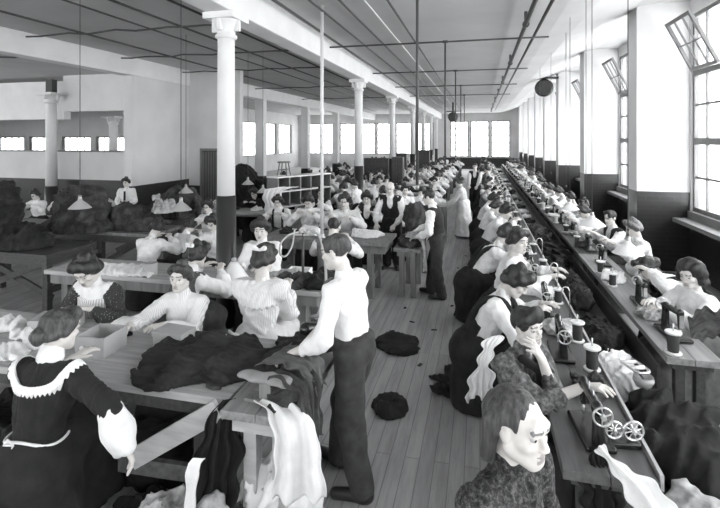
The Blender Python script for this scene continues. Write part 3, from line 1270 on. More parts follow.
wall_boxes(m, 'y', -15.65, -15.4, 19.25, YBACK, 0, CEILZ, eops, 0)
struct(m.build('wall_left_return', [WHITEWASH, DADO]))
for a, b, lo, hi in eops:
    window('y', -15.5, float(a), float(b), lo, hi, 4, (1.9, 2.7))

# ceiling beams
struct(MB().box(BX0, BX1, YREAR, YBACK, BBOT, CEILZ).build('beam_main', BEAMW, bevel=.015))
struct(MB().box(B2X0, B2X1, YREAR, YBACK, BBOT, CEILZ).build('beam_second', BEAMW, bevel=.015))
struct(MB().box(-23.9, -13.2, 12.9, 13.15, 3.05, 4.30).build('beam_downstand_left', BEAMW))
struct(MB().box(-13.2, B2X0, 12.85, 13.10, 3.30, CEILZ).build('beam_downstand_right', BEAMW))
# panel wall under the second beam, cross wall stub with a door, and the half-height partition
m = MB()
wall_boxes(m, 'y', -8.80, -8.54, 10.4, 12.83, 0, BBOT, [], 1.2)
struct(m.build('wall_panel', [WHITEWASH, DADO]))
m = MB()
wall_boxes(m, 'x', 12.83, 13.05, -8.80, -6.85, 0, CEILZ, [(-8.16, -7.44, 0, 2.12)], 1.0)
struct(m.build('wall_stub', [WHITEWASH, DADO]))
d = empty('door_1', (-7.8, 12.86, 0), kind='structure')
m = MB()
m.box(-.36, -.30, -.05, .05, 0, 2.12)
m.box(.30, .36, -.05, .05, 0, 2.12)
m.box(-.30, .30, -.05, .05, 2.05, 2.12)
struct(m.build('door_frame', WOODM, d))
m = MB()
m.box(-.30, .30, .03, .06, 0, 2.05, 1)
for k in range(7):
    m.box(-.285 + k * .0845, -.285 + k * .0845 + .035, -.01, .03, .05, 2.02, 0)
struct(m.build('door_leaf', [FRAME, WOODD], d))
m = MB()
wall_boxes(m, 'x', 12.95, 13.1, -23.9, -8.80, 0, 1.98, [], 1.08)
struct(m.build('wall_partition', [WHITEWASH, DADO]))
struct(MB().box(-23.9, -8.82, 12.91, 13.14, 1.98, 2.03).build('trim_partition_rail', FRAME))


# cast-iron columns of the main row
def column(x, y, top, r=.115, base=1.67, sq=False):
    root = empty('column', (x, y, 0), kind='structure')
    s = MB()
    if sq:
        s.box(-r, r, -r, r, 0, base, 1)
        s.box(-r, r, -r, r, base, top, 0)
        struct(s.build('column_shaft', [BEAMW, DADO], root))
        return root
    s.lathe([(r * 1.5, 0), (r * 1.5, .1), (r * 1.2, .14), (r * 1.12, .2), (r * 1.08, base)], n=28, mi=1)
    s.lathe([(r * 1.0, base), (r * .94, top - .42), (r * .94, top - .30)], n=28)
    struct(s.build('column_shaft', [BEAMW, mat('dark_column_paint', .03, .35)], root))
    c = MB()
    c.lathe([(r * .94, top - .32), (r * 1.2, top - .30), (r * 1.22, top - .27), (r, top - .25), (r * 1.05, top - .2), (r * 1.45, top - .09), (r * 1.75, top - .07)], n=28)
    c.box(-r * 1.85, r * 1.85, -r * 1.85, r * 1.85, top - .08, top)
    for a in range(4):
        M_ = Matrix.Rotation(a * math.pi / 2, 4, 'Z')
        c.box(r * .8, r * 1.7, -.02, .02, top - .22, top - .07, M=M_)
    struct(c.build('column_capital', BEAMW, root))
    return root


for y in (5.63, 12.65, 17.8, 23.4, 28.0, 32.4, 36.5):
    column(-3.2, y, BBOT)
column(-3.2, -1.2, BBOT)
for y in (18.0, 23.2, 28.5, 33.8):
    column(-8.67, y, BBOT, .175, .9, True)
column(-13.3, 12.5, 3.87, .17, .9)
column(-14.2, 16.2, 3.3, .17, .9)
struct(MB().box(-13.42, -13.18, 12.4, 12.6, 3.87, 4.3).build('trim_bracket', PIPE))

# skirting rail on the far wall and right wall
struct(MB().box(-3, XPIER, YBACK - .04, YBACK, 0, .2).build('baseboard_back', WOODD))

# daylight: an overcast sky outside the windows
w = bpy.data.worlds.new('overcast_sky')
w.use_nodes = True
w.node_tree.nodes['Background'].inputs[0].default_value = (.97, .985, 1, 1)
w.node_tree.nodes['Background'].inputs[1].default_value = 1.0
bpy.context.scene.world = w


def portal(loc, rot, sx, sy):
    l = bpy.data.lights.new('window_light_portal', 'AREA')
    l.shape = 'RECTANGLE'
    l.size, l.size_y = sx, sy
    l.cycles.is_portal = True
    o = bpy.data.objects.new('window_light_portal', l)
    o.location, o.rotation_euler = loc, rot
    link(o)


for a, b, lo, hi in ops:
    if b < 24:
        portal((XWIN + .3, (a + b) / 2, (lo + hi) / 2), (0, R(90), 0), hi - lo, b - a)
portal((XWIN + .3, 31, 2.7), (0, R(90), 0), 3.2, 16)
portal((-6.5, YBACK + .3, 2.4), (R(-90), 0, 0), 17.5, 2.9)
portal((-10.3, YREAR - .3, 2.5), (R(90), 0, 0), 23.6, 2.9)
portal((XLEFT - .3, 4.6, 2.45), (0, R(-90), 0), 2.7, 17)
portal((-20, 19.3, 2.1), (R(-90), 0, 0), 8, .9)
portal((-15.7, 29, 2.4), (0, R(-90), 0), 2.5, 19)
# ------------------------------------------------------------------ furniture and tools
def worktable(label, x0, x1, y0, y1, z, legs, thick=.05, along='x', leg=.09, apron=.12, rails=True, braces=(), name='work_table', group=None, lowrail=.22, wood=None, cat='table', woodleg=None):
    cx, cy = (x0 + x1) / 2, (y0 + y1) / 2
    root = empty(name, (cx, cy, 0), label=label, cat=cat, group=group)
    wd = wood or (WOOD if along == 'x' else WOODY)
    wl = woodleg or WOODM
    # the top is made of planks laid along the table
    m = MB()
    n = max(2, round(((y1 - y0) if along == 'x' else (x1 - x0)) / .24))
    for k in range(n):
        if along == 'x':
            w = (y1 - y0) / n
            m.box(x0 - cx, x1 - cx, y0 - cy + k * w + .0015, y0 - cy + (k + 1) * w - .0015, z - thick, z)
        else:
            w = (x1 - x0) / n
            m.box(x0 - cx + k * w + .0015, x0 - cx + (k + 1) * w - .0015, y0 - cy, y1 - cy, z - thick, z)
    m.build('table_top', wd, root, bevel=.004)
    if apron:
        m = MB()
        i = .05
        zt, zb = z - thick - .001, z - thick - apron
        m.box(x0 + i - cx, x1 - i - cx, y0 + i - cy, y0 + i + .03 - cy, zb, zt)
        m.box(x0 + i - cx, x1 - i - cx, y1 - i - .03 - cy, y1 - i - cy, zb, zt)
        m.box(x0 + i - cx, x0 + i + .03 - cx, y0 + i + .03 - cy, y1 - i - .03 - cy, zb, zt)
        m.box(x1 - i - .03 - cx, x1 - i - cx, y0 + i + .03 - cy, y1 - i - .03 - cy, zb, zt)
        m.build('apron_rail', wl, root)
    h = leg / 2
    e = .085 + h
    for p in legs:
        for q in ((y0 + e, y1 - e) if along == 'x' else (x0 + e, x1 - e)):
            X, Y = (p, q) if along == 'x' else (q, p)
            MB().box(X - h - cx, X + h - cx, Y - h - cy, Y + h - cy, 0, z - thick - .002).build('leg', wl, root, bevel=.005)
        if rails:
            m = MB()
            if along == 'x':
                m.box(p - .022 - cx, p + .022 - cx, y0 + e - cy, y1 - e - cy, lowrail, lowrail + .09)
            else:
                m.box(x0 + e - cx, x1 - e - cx, p - .022 - cy, p + .022 - cy, lowrail, lowrail + .09)
            m.build('stretcher', wl, root)
    for a, b in braces:
        MB().bar((a[0] - cx, a[1] - cy, a[2]), (b[0] - cx, b[1] - cy, b[2]), .035, .09).build('brace', wl, root)
    return root


def sewing_machine(far=False):
    root = empty('sewing_machine', (0, 0, 0))
    b = MB().box(-.21, .21, -.09, .09, 0, .035)
    b.build('bed', IRON, root, bevel=.012)
    a = Blob()
    a.rc((.15, 0, .03), (.135, 0, .24), .040, .030, .03)
    a.rc((.135, 0, .245), (-.14, 0, .262), .032, .026, .03)
    a.rc((-.145, 0, .275), (-.145, 0, .13), .030, .020, .02)
    a.rc((.16, 0, .235), (.205, 0, .235), .022, .018, .01)
    ao = bpy.data.objects.new('arm', a.mesh('arm', .012 if far else .007, [IRON]))
    link(ao, root)
    w = MB()
    w.tube(ring_pts((.225, 0, .235), .056, 'x', 24), .0065, 8, 0, True)
    w.tube([(.205, 0, .235), (.245, 0, .235)], .016, 10)
    for k in range(3):
        q = 2 * math.pi * k / 3 + .4
        w.tube([(.225, 0, .235), (.225, .055 * math.cos(q), .235 + .055 * math.sin(q))], .005, 6)
    w.build('hand_wheel', STEEL, root)
    n = MB().tube([(-.145, 0, .15), (-.145, 0, .10), (-.145, 0, .095), (-.145, 0, .045)], [.006, .006, .010, .004], 6)
    n.build('needle_bar', STEEL, root)
    MB().lathe([(.004, .255), (.004, .33)], (-.02, 0, 0), 6).build('spool_pin', STEEL, root)
    MB().lathe([(.004, .255), (.004, .31)], (.06, 0, 0), 6).build('spool_pin', STEEL, root)
    f = MB().box(-.175, -.165, -.02, .02, .13, .25)
    f.build('face_plate', BRIGHT, root)
    return root


def spool(dark=True, h=.15, r=.035):
    root = empty('thread_spool', (0, 0, 0))
    MB().lathe([(r * .92, .016), (r, .03), (r, h - .03), (r * .92, h - .016)], n=20).build('thread', THREAD if dark else THREADW, root)
    for z in (0, h - .016):
        MB().lathe([(r * 1.35, z), (r * 1.45, z + .004), (r * 1.45, z + .012), (r * 1.35, z + .016)], n=20).build('flange', ENAMEL, root)
    MB().lathe([(.005, h - .01), (.005, h + .05)], n=8).build('spindle', STEEL, root)
    return root


def pendant(label, px, py, d, r=.14, group=None, matl=None):
    """tin shade on a cord from the ceiling; py is the shade's mid height"""
    x, y = at_depth(px, d)
    z = CAMZ - (py - HOR) * d / FPX
    root = empty('pendant_lamp', (x, y, z), label=label, cat='lamp', group=group)
    zc = CEILZ + (0 if x < 1.3 else .02)
    MB().tube([(0, 0, .11), (0, 0, zc - z)], .005, 6).build('cord', PIPE, root)
    s = MB()
    s.lathe([(r, -.055), (r * .97, -.05), (r * .55, .01), (r * .2, .05), (r * .17, .075), (r * .14, .075), (r * .17, .045), (r * .5, .005), (r * .95, -.055), (r, -.055)], n=28)
    s.build('shade', matl or ENAMELG, root)
    MB().lathe([(.02, .04), (.024, .06), (.024, .11), (.012, .12)], n=12).build('socket', BRASS, root)
    MB().lathe([(.001, -.04), (.018, -.035), (.028, -.01), (.02, .025), (.014, .045)], n=14).build('bulb', ENAMEL, root)
    return root


def heap(label, x, y, z, rx, ry, h, matl, seed, vox=.02, amp=.045, f=9, lumps=7, name='cloth_heap', cat='cloth', tall=None, group=None, rot=0):
    g = np.random.RandomState(seed)
    b = Blob()
    b.el((0, 0, h * .12), (rx * .8, ry * .8, h * .62), None, .1)
    for k in range(lumps):
        q = 2 * math.pi * (k + g.uniform(0, .6)) / lumps
        rr = g.uniform(.35, .72)
        s = g.uniform(.28, .45)
        b.el((rx * rr * math.cos(q), ry * rr * math.sin(q), h * g.uniform(.1, .45)), (rx * s, ry * s, h * g.uniform(.3, .5)), rotz(g.uniform(0, 3)), .06)
    for p, r_ in tall or ():
        b.el(p, r_, None, .12)
    b.cut((0, 0, -1), (0, 0, 0))
    o = bpy.data.objects.new(name, b.mesh(name, vox, [matl], crumple(seed, f), amp))
    link(o)
    o.location = (x, y, z)
    o.rotation_euler = (0, 0, rot)
    return tag(o, label, cat, group)


def sheet(label, pts, width, matl, seed=0, name='cloth_piece', cat='cloth', wave=.03, nf=4, n=46, m=26, taper=None, axis=None, thick=.006, jag=.02):
    """cloth following a line of points, hanging in folds; width along axis"""
    g = np.random.RandomState(seed)
    P = [Vector(p) for p in pts]
    ln = [0]
    for a, b in zip(P[:-1], P[1:]):
        ln.append(ln[-1] + (b - a).length)
    S_ = []
    for i in range(n + 1):
        s = ln[-1] * i / n
        k = max(j for j in range(len(ln)) if ln[j] <= s + 1e-9)
        k = min(k, len(P) - 2)
        t = (s - ln[k]) / (ln[k + 1] - ln[k])
        p0, p1, p2, p3 = P[max(k - 1, 0)], P[k], P[k + 1], P[min(k + 2, len(P) - 1)]
        S_.append(.5 * (2 * p1 + (p2 - p0) * t + (2 * p0 - 5 * p1 + 4 * p2 - p3) * t * t + (3 * p1 - p0 - 3 * p2 + p3) * t ** 3))
    ax = Vector(axis).normalized()
    ph = g.uniform(0, 6, 3)
    V, F = [], []
    for i, p in enumerate(S_):
        t = (S_[min(i + 1, n)] - S_[max(i - 1, 0)]).normalized()
        nr = t.cross(ax).normalized()
        v = i / n
        wd = width * (1 if taper is None else (1 - v) * taper[0] + v * taper[1])
        for j in range(m + 1):
            q = j / m - .5
            amp = wave * (.25 + .75 * v)
            off = amp * (math.sin(q * nf * 6.28 + ph[0] + 1.2 * v) + .5 * math.sin(q * nf * 11 + ph[1] + 2 * v))
            e = jag * (math.sin(9 * v + ph[2]) + math.sin(23 * v + ph[1])) * (1 if q > 0 else -1) * abs(q) * 2
            end = t * (jag * 2 * math.sin(q * 12 + ph[0])) * (1 if i == n else 0)
            V.append(p + ax * (q * wd + e) + nr * off + end)
    for i in range(n):
        for j in range(m):
            a = i * (m + 1) + j
            F.append((a, a + 1, a + m + 2, a + m + 1))
    me = raw_mesh(name, [tuple(v) for v in V], F, [matl])
    o = bpy.data.objects.new(name, me)
    link(o)
    s = o.modifiers.new('cloth_thickness', 'SOLIDIFY')
    s.thickness = thick
    s.offset = 0
    return tag(o, label, cat)


def garment(label, x, y, z, sx, sy, rot, matl, seed, name='folded_garment', cat='garment', h=.035, vox=.014, group=None):
    """a cut garment piece lying flat: body with two short sleeves, rumpled"""
    b = Blob()
    b.rc((-.25 * sx, 0, h * .3), (.3 * sx, 0, h * .3), .5 * sy * .55, .5 * sy * .62, .04, 0, False, ((0, 0, 1), .13))
    b.rc((-.2 * sx, .15 * sy, h * .3), (-.02 * sx, .55 * sy, h * .3), .16 * sy, .11 * sy, .04, 0, False, ((0, 0, 1), .3))
    b.rc((-.2 * sx, -.15 * sy, h * .3), (.12 * sx, -.5 * sy, h * .3), .16 * sy, .11 * sy, .04, 0, False, ((0, 0, 1), .3))
    b.rc((.1 * sx, 0, h * .35), (.5 * sx, .08 * sy, h * .35), .26 * sy, .30 * sy, .04, 0, False, ((0, 0, 1), .2))
    b.cut((0, 0, -1), (0, 0, 0))
    o = bpy.data.objects.new(name, b.mesh(name, vox, [matl], crumple(seed, 11), .014))
    link(o)
    o.location = (x, y, z)
    o.rotation_euler = (0, 0, rot)
    return tag(o, label, cat, group)


def box_open(label, x, y, z, sx, sy, h, rot, matl, name='cardboard_box', lid=False, knobs=False):
    root = empty(name, (x, y, z), rot, label, 'box')
    m = MB()
    t = .008
    m.box(-sx / 2, sx / 2, -sy / 2, sy / 2, 0, t)
    m.box(-sx / 2, sx / 2, -sy / 2, -sy / 2 + t, t, h)
    m.box(-sx / 2, sx / 2, sy / 2 - t, sy / 2, t, h)
    m.box(-sx / 2, -sx / 2 + t, -sy / 2 + t, sy / 2 - t, t, h)
    m.box(sx / 2 - t, sx / 2, -sy / 2 + t, sy / 2 - t, t, h)
    m.build('box_body', matl, root, bevel=.002)
    if lid:
        m = MB()
        o = .006
        m.box(-sx / 2 - o, sx / 2 + o, -sy / 2 - o, sy / 2 + o, h, h + .006)
        m.box(-sx / 2 - o, sx / 2 + o, -sy / 2 - o, -sy / 2 - .001, h - .03, h)
        m.box(-sx / 2 - o, sx / 2 + o, sy / 2 + .001, sy / 2 + o, h - .03, h)
        m.box(-sx / 2 - o, -sx / 2 - .001, -sy / 2 - o, sy / 2 + o, h - .03, h)
        m.box(sx / 2 + .001, sx / 2 + o, -sy / 2 - o, sy / 2 + o, h - .03, h)
        m.build('lid', matl, root, bevel=.001)
    if knobs:
        for s in (-1, 1):
            MB().lathe([(.001, -.02), (.012, -.02), (.016, -.01), (.012, 0)], (0, 0, 0), 12, 0, Matrix.Rotation(R(-90), 4, 'X')).build('knob', ENAMEL, root, loc=(s * sx * .22, -sy / 2 - .002, h * .5)).rotation_euler = (0, 0, 0)
    return root


def stool(label, x, y, h=.46, group=None, name='stool', z=0):
    root = empty(name, (x, y, z), label=label, cat='stool', group=group)
    MB().lathe([(.001, h - .035), (.15, h - .035), (.16, h - .02), (.155, h - .004), (.14, h), (.001, h)], n=24).build('seat', WOODM, root)
    for k in range(4):
        q = math.pi / 4 + k * math.pi / 2
        MB().tube([(.11 * math.cos(q), .11 * math.sin(q), h - .03), (.17 * math.cos(q), .17 * math.sin(q), 0)], [.017, .013], 8).build('leg', WOODM, root)
    m = MB()
    for a, b in ((0, 1), (1, 2), (2, 3), (3, 0)):
        qa, qb = math.pi / 4 + a * math.pi / 2, math.pi / 4 + b * math.pi / 2
        r_ = .143
        m.tube([(r_ * math.cos(qa), r_ * math.sin(qa), h * .42), (r_ * math.cos(qb), r_ * math.sin(qb), h * .42)], .009, 6)
    m.build('stretcher', WOODM, root)
    return root
# ------------------------------------------------------------------ tables on the left
T1 = worktable('long scrubbed work table nearest on the left, before the lace-collared woman', -5.6, -1.50, 2.66, 3.56, .80, (-4.9, -3.0, -1.75), apron=.10, woodleg=WOODD)  # legs and apron take darker wood to carry the shade under the top
B1 = worktable('short pressing bench with a thick leg where the shirt-sleeved presser works', -1.46, -1.02, 2.50, 3.36, .83, (2.66, 3.2), along='y', leg=.085, apron=.09, name='pressing_bench', wood=WOODY, woodleg=WOODL)
T2 = worktable('second work table from the front on the left, edge on behind the seated women', -5.17, -1.62, 4.75, 5.40, .80, (-4.95, -3.3, -1.85))
T3 = worktable('cutting table where the bald man in a dark waistcoat leans on his hands', -3.35, -1.32, 6.93, 7.75, .86, (-3.1, -1.6), wood=WOODM)
B3 = worktable('low cloth-laden bench with square legs beside the aisle', -1.28, -.86, 7.20, 8.75, .74, (7.27, 7.95, 8.66), along='y', leg=.075, apron=.08, name='cloth_bench', rails=False, woodleg=WOODM)
T4 = worktable('work table whose end leg stands by the white-aproned woman in the aisle', -3.7, -.74, 11.8, 12.5, .80, (-3.4, -.86))
TL = [worktable('low trestle table at the far left with crossed braces', -7.8, -5.78, 5.35, 6.25, .80, (-7.5, -5.9), wood=WOODD, woodleg=WOODD, braces=(((-7.4, 5.6, .1), (-6.0, 5.6, .66)), ((-7.4, 5.66, .66), (-6.0, 5.66, .1)))),
      worktable('trestle table bearing the biggest dark cloth heap on the left', -8.6, -5.2, 6.75, 7.6, .84, (-8.3, -6.8, -5.35), wood=WOODM, woodleg=WOODD, braces=(((-6.6, 6.95, .1), (-5.5, 6.95, .7)),)),
      worktable('trestle table behind the heaps, nearest to the partition', -8.4, -5.9, 8.2, 8.85, .80, (-8.1, -6.05), wood=WOODM, woodleg=WOODD, braces=(((-7.3, 8.42, .1), (-6.1, 8.42, .66)),))]

# pale brace, and a rail darkened to carry the shade under the front table
a, b = at_depth(132, 3.04), at_depth(219, 2.86)
o = MB().bar((a[0], a[1], .37), (b[0], b[1], .79), .03, .12).build('timber_brace', WOODL)
tag(o, 'pale diagonal timber leaning under the front left table', 'timber')
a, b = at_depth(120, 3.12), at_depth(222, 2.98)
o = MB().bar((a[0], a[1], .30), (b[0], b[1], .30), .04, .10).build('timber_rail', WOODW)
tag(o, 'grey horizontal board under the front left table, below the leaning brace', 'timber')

# rows of work tables further down the room, left of the aisle
ROWS = [9.65, 14.2, 16.35, 18.9, 21.2, 24.1, 26.4, 28.8, 31.2]
for k, y in enumerate(ROWS):
    x0, x1 = (-6.3, -2.5) if k == 0 else (-6.7, -1.05)
    worktable('work table among the crowded benches down the left of the hall' if k else 'work table just behind the cutting table, crowded with women', x0, x1, y, y + .68, .78, (x0 + .3, x1 - .15), apron=.05, rails=False, group='distant work tables' if k else None)

# ------------------------------------------------------------------ machine benches on the right
Y = 2.57
k = 0
while Y < 33:
    L_ = 3.4
    y1 = min(Y + L_, 33)
    worktable('machine bench next to the aisle, its bare end nearest the photographer' if k == 0 else 'machine bench along the aisle under the sewing machines', .40, .84, Y, y1 - .004, .75, (Y + .12, y1 - .2), along='y', leg=.07, apron=0 if k else .05, rails=False, name='machine_bench', wood=WOODD if k else WOODW, woodleg=WOODD, group=None if k == 0 else 'aisle machine benches')
    Y = y1
    k += 1
Y = 4.08
k = 0
while Y < 33:
    y1 = min(Y + 3.4, 33)
    worktable('pale-topped machine bench by the windows, its end near the girl with puffed hair' if k == 0 else 'machine bench along the window side', 1.37, 1.75, Y, y1 - .004, .75, (Y + .12, y1 - .2), along='y', leg=.07, apron=0 if k else .05, rails=False, name='machine_bench', wood=WOODY if k == 0 else WOODD, woodleg=WOODD, group=None if k == 0 else 'window machine benches')
    Y = y1
    k += 1
m = MB()
root = empty('work_trough', (1.115, 17.8, 0), label='long dark trough between the two rows of machine benches', cat='trough')
m.box(-.245, .245, -15.1, 15.2, .42, .45)
m.box(-.245, -.225, -15.1, 15.2, .45, .64)
m.box(.225, .245, -13.6, 15.2, .45, .64)
m.build('trough_board', WOODD, root)
for y in (-14.9, -10, -5, 0, 5, 10, 15):
    MB().box(-.2, .2, y - .03, y + .03, 0, .42).build('trestle', WOODD, root)
o = MB().box(.845, .862, 2.6, 32.9, .70, .775).build('bench_rail', WOODL)
tag(o, 'thin pale rail along the inner edge of the aisle machine benches', 'rail')

# ------------------------------------------------------------------ named people
def to_local(P, xy, head, S):
    a = R(head - 90)
    dx, dy = P[0] - xy[0], P[1] - xy[1]
    return ((dx * math.cos(a) + dy * math.sin(a)) / S, (-dx * math.sin(a) + dy * math.cos(a)) / S, P[2] / S)


def pt(px, py, d):
    x, y = at_depth(px, d)
    return (x, y, CAMZ - (py - HOR) * d / FPX)


# foreground boy
S = .935
xy = at_depth(500, 1.62)
put_person(dict(fem=False, pose='stand', vox=.0042, detail=1, S=S, style='wild', hair='brown', top=KNIT, topname='jersey', low=TROUSD, lean=4, hy=0, hp=4, lh=(-.22, .14, .80), rh=(.2, .18, .80), puff=.5, seed=1, look=.1), 'child in a speckled dark jersey with long loose hair, closest to the camera', -38, xy=xy)

# youth with his hand on his cheek
put_person(dict(fem=False, vox=.005, detail=1, style='quiff', hair='dark', top=PLAID, topname='jacket', low=TROUSD, lean=10, hy=-4, hp=2, hr=6, pelz=.56,
                lhw=pt(542, 360, 2.96), rhw=pt(583, 387, 2.82), lhd=(.5, -.12, .8), lhn=(.5, -.8, .1), lp=(-.2, .3, -1), rp=(.6, .3, -.7), roll=.55, puff=.9, seed=2, fold=1.4,
                extra=[('neckerchief', DARKD)]), 'youth in a mottled jacket resting his cheek on his hand', -42, 527, 304, 3.1)

# women along the aisle side of the machines
put_person(dict(vox=.006, detail=1, style='puff', lean=26, hp=38, seed=3, low=DARKD, rh=(.10, .46, .86), lh=(-.16, .5, .86), extra=[('straps', VEST, .03), ('bib', DARKD, .0, .20, -1, .3)]), 'woman in a white blouse and dark pinafore bent over her machine behind the youth', -12, 516, 264, 4.22)
put_person(dict(vox=.007, detail=1, style='roll', lean=14, hy=-40, hp=6, seed=4, low=DARKD, rh=(.2, .46, .84), lh=(-.1, .5, .84)), 'white-bloused woman on the aisle bench turning her face back towards the camera', -5, 518, 227, 5.45)
put_person(dict(vox=.008, style='roll', lean=36, hp=30, seed=5, low=DARKD, extra=[('straps', VEST, .028)]), 'woman with dark shoulder straps over white, leaning low beyond the turning woman', 8, 506, 224, 6.35)
put_person(dict(vox=.009, style='roll', lean=30, hp=26, seed=6, low=DARKD), 'woman in white leaning over the aisle bench, third white back up the row', -4, 506, 203, 8.3)

# window side
put_person(dict(vox=.006, detail=1, style='bush', lean=3, hy=16, hp=14, hair='dark', seed=7, low=GREYD, lh=(-.10, .42, .86), rh=(.13, .38, .86)), 'girl with bushy dark hair and loose white blouse at the window bench end', 203, 691, 258, 4.48)
put_person(dict(vox=.007, style='low', lean=52, hp=42, seed=8, hunch=.05, low=DARKD, lh=(-.18, .58, .88), rh=(.16, .58, .88), extra=[('straps', DARKD, .026)]), 'woman in white with dark straps doubled over her machine beside the bushy-haired girl', 186, 646, 257, 5.5)
put_person(dict(vox=.007, style='roll', hair='fair', lean=12, hp=18, hy=8, seed=9, low=GREYD), 'fair-haired woman in white by the window side pier', 186, 633, 218, 6.75)
put_person(dict(fem=False, vox=.008, style='short', lean=10, hy=20, hp=8, seed=10, top=CBLOUSE, low=TROUSD, extra=[('waistcoat', VEST)]), 'young man in a dark waistcoat over pale sleeves on the window bench', 200, 610, 210, 7.6)

# left foreground
xy = (at_depth(58, 2.85)[0], 2.13)
put_person(dict(vox=.006, detail=1, style='low', hair='brown', S=1.0, lean=13, hy=-22, hp=12, seed=11, top=DARKD, low=DARKD, collar=False, roll=.4, puff=1.0,
                rhw=pt(126, 446, 2.72), rhd=(.25, .25, -1), rp=(1, -.3, -.2), lh=(-.1, .42, .84),
                extra=[('lace_collar',), ('apron_string', APRONW), ('undersleeve', LINEN, 1)]), 'woman in a dark dress with a white lace collar seen from behind', 96, 60, 308, 3.0)
put_person(dict(vox=.006, detail=1, style='puff', hair='dark', lean=16, hp=34, hy=6, seed=12, top=WBLOUSE, sleeve=DOTTED, low=DARKD, rh=(.05, .42, .83), lh=(-.16, .36, .84), extra=[('bib', SAPRON, .0, .40, 1, .15), ('apron', SAPRON)]), 'woman in a striped pinafore with dark dotted sleeves looking down at her work', -88, 87, 253, 4.35)
put_person(dict(vox=.0055, detail=1, style='roll', hair='brown', lean=8, hp=2, hy=0, seed=13, top=SBLOUSE, low=DARKD, lh=(-.05, .46, .86), rh=(.22, .50, .86), look=-.1), 'woman in a pale striped blouse facing the camera with hands on the front table', -86, 181, 261, 4.3)
put_person(dict(vox=.007, detail=1, style='puff', hair='dark', lean=22, hp=16, hy=-6, seed=14, top=WBLOUSE, low=GREYD, extra=[('waistcoat', GREYD), ('ribbon', WBLOUSE)]), 'girl in a grey sleeveless overdress with white sleeves, turned away behind the facing woman', 76, 197, 240, 5.12)
put_person(dict(vox=.006, detail=1, style='low', hair='dark', lean=6, hp=10, hy=0, seed=15, top=SBLOUSE, low=CBLOUSE, puff=1.0, fold=1.4, lh=(-.10, .38, .84), rh=(.10, .38, .84), lp=(-.35, -.3, -1), rp=(.35, -.3, -1), extra=[('ribbon', WBLOUSE), ('yoke', SBLOUSE)]), 'woman seen from behind in a gathered white blouse with a white hair ribbon', 92, 264, 243, 4.45)
put_person(dict(vox=.007, detail=1, style='puff', hair='dark', lean=8, hp=10, hy=6, seed=16, lh=(-.12, .44, .79), rh=(.12, .44, .79), lp=(-.4, -.4, -.8), rp=(.4, -.4, -.8)), 'white-bloused woman facing front beyond the woman with the hair ribbon', -84, 261, 216, 6.1)

# the presser
S = 1.03
xy = at_depth(355, 3.34)
h_ = 172
put_person(dict(fem=False, pose='stand', vox=.0048, detail=1, S=S, style='short', hair='brown', lean=9, hp=14, hy=6, seed=17, top=WBLOUSE, low=TROUS, roll=.62, puff=.45,
                lh=to_local(pt(292, 354, 3.14), xy, h_, S), rh=to_local(pt(305, 345, 3.5), xy, h_, S), lp=(-.6, -.8, -.3), rp=(.5, -.6, -.5), lf=(-.12, -.10, .085), rf=(.12, .17, .085), curl=.7, twist=-6,
                extra=[('neckerchief', GREYD)]), 'shirt-sleeved presser standing at the bench in the middle foreground', h_, xy=xy)

# behind the second table
put_person(dict(vox=.008, style='roll', hair='dark', lean=24, hp=34, seed=18, puff=1.5), 'broad white back bent over the table beneath the dark cloth heap', 92, 156, 220, 7.15)
put_person(dict(vox=.008, style='roll', hair='dark', lean=28, hp=34, seed=19, puff=1.3), 'white back bent beside the broad white back, half hidden by the overdress girl', 80, 190, 219, 8.0)
put_person(dict(vox=.008, style='puff', hair='dark', lean=10, hp=16, seed=20), 'woman in white facing front just left of the iron column', -86, 213, 213, 7.1)
put_person(dict(vox=.009, style='roll', hair='dark', lean=8, hp=10, seed=21), 'woman in white higher up behind the one left of the iron column', -90, 208, 199, 8.9)
put_person(dict(fem=False, vox=.008, style='short', hair='dark', lean=18, hp=30, seed=22, top=WBLOUSE, low=TROUSD, extra=[('waistcoat', SATIN), ('apron_string', DARKD)]), 'man in a satin-backed waistcoat and white sleeves working with his back to us', 92, 334, 218, 6.6)

# cutters and helpers around the cutting table
S = 1.0
put_person(dict(fem=False, pose='stand', vox=.008, style='bald', hair='fair', lean=16, hp=14, hy=4, seed=23, low=TROUSD, lh=(-.14, .38, .90), rh=(.20, .42, .90), extra=[('waistcoat', VEST)]), 'bald man in a dark waistcoat leaning both hands on the cutting table', -92, 390, 182, 8.75)
S = .97
xy = at_depth(438, 7.30)
h_ = 172
put_person(dict(fem=False, pose='stand', vox=.008, S=S, style='short', hair='dark', lean=10, hp=16, seed=24, low=TROUS, lh=to_local(pt(417, 237, 7.25), xy, h_, S), rh=to_local(pt(414, 232, 7.6), xy, h_, S), lf=(-.1, -.08, .085), rf=(.1, .14, .085), extra=[('waistcoat', VEST)]), 'young man in a dark waistcoat and grey trousers standing by the cloth bench', h_, xy=xy)
put_person(dict(pose='stand', vox=.009, style='bun', lean=10, hp=12, seed=25, top=WBLOUSE, low=DARKD), 'dark-haired woman in white standing close behind the bald man', -70, 405, 184, 9.4)
put_person(dict(vox=.009, style='puff', lean=8, hp=12, seed=26, extra=[('waistcoat', DARKD)]), 'woman in a dark bodice with white sleeves left of the bald man', -85, 367, 190, 9.6)
put_person(dict(vox=.009, style='roll', lean=12, hp=10, seed=27, lh=(-.17, .42, .92), rh=(.17, .42, .92)), 'woman in white with arms spread on the table left of the bald man', -90, 345, 192, 8.6)
put_person(dict(pose='stand', vox=.009, style='roll', lean=6, hp=20, seed=28, low=DARKD), 'slim woman in white standing sideways behind the spread-armed woman', 170, 354, 179, 11.15)
put_person(dict(vox=.009, style='roll', lean=20, hp=30, seed=29), 'woman in white with bowed head beside the white standing pipe', -80, 308, 193, 9.0)
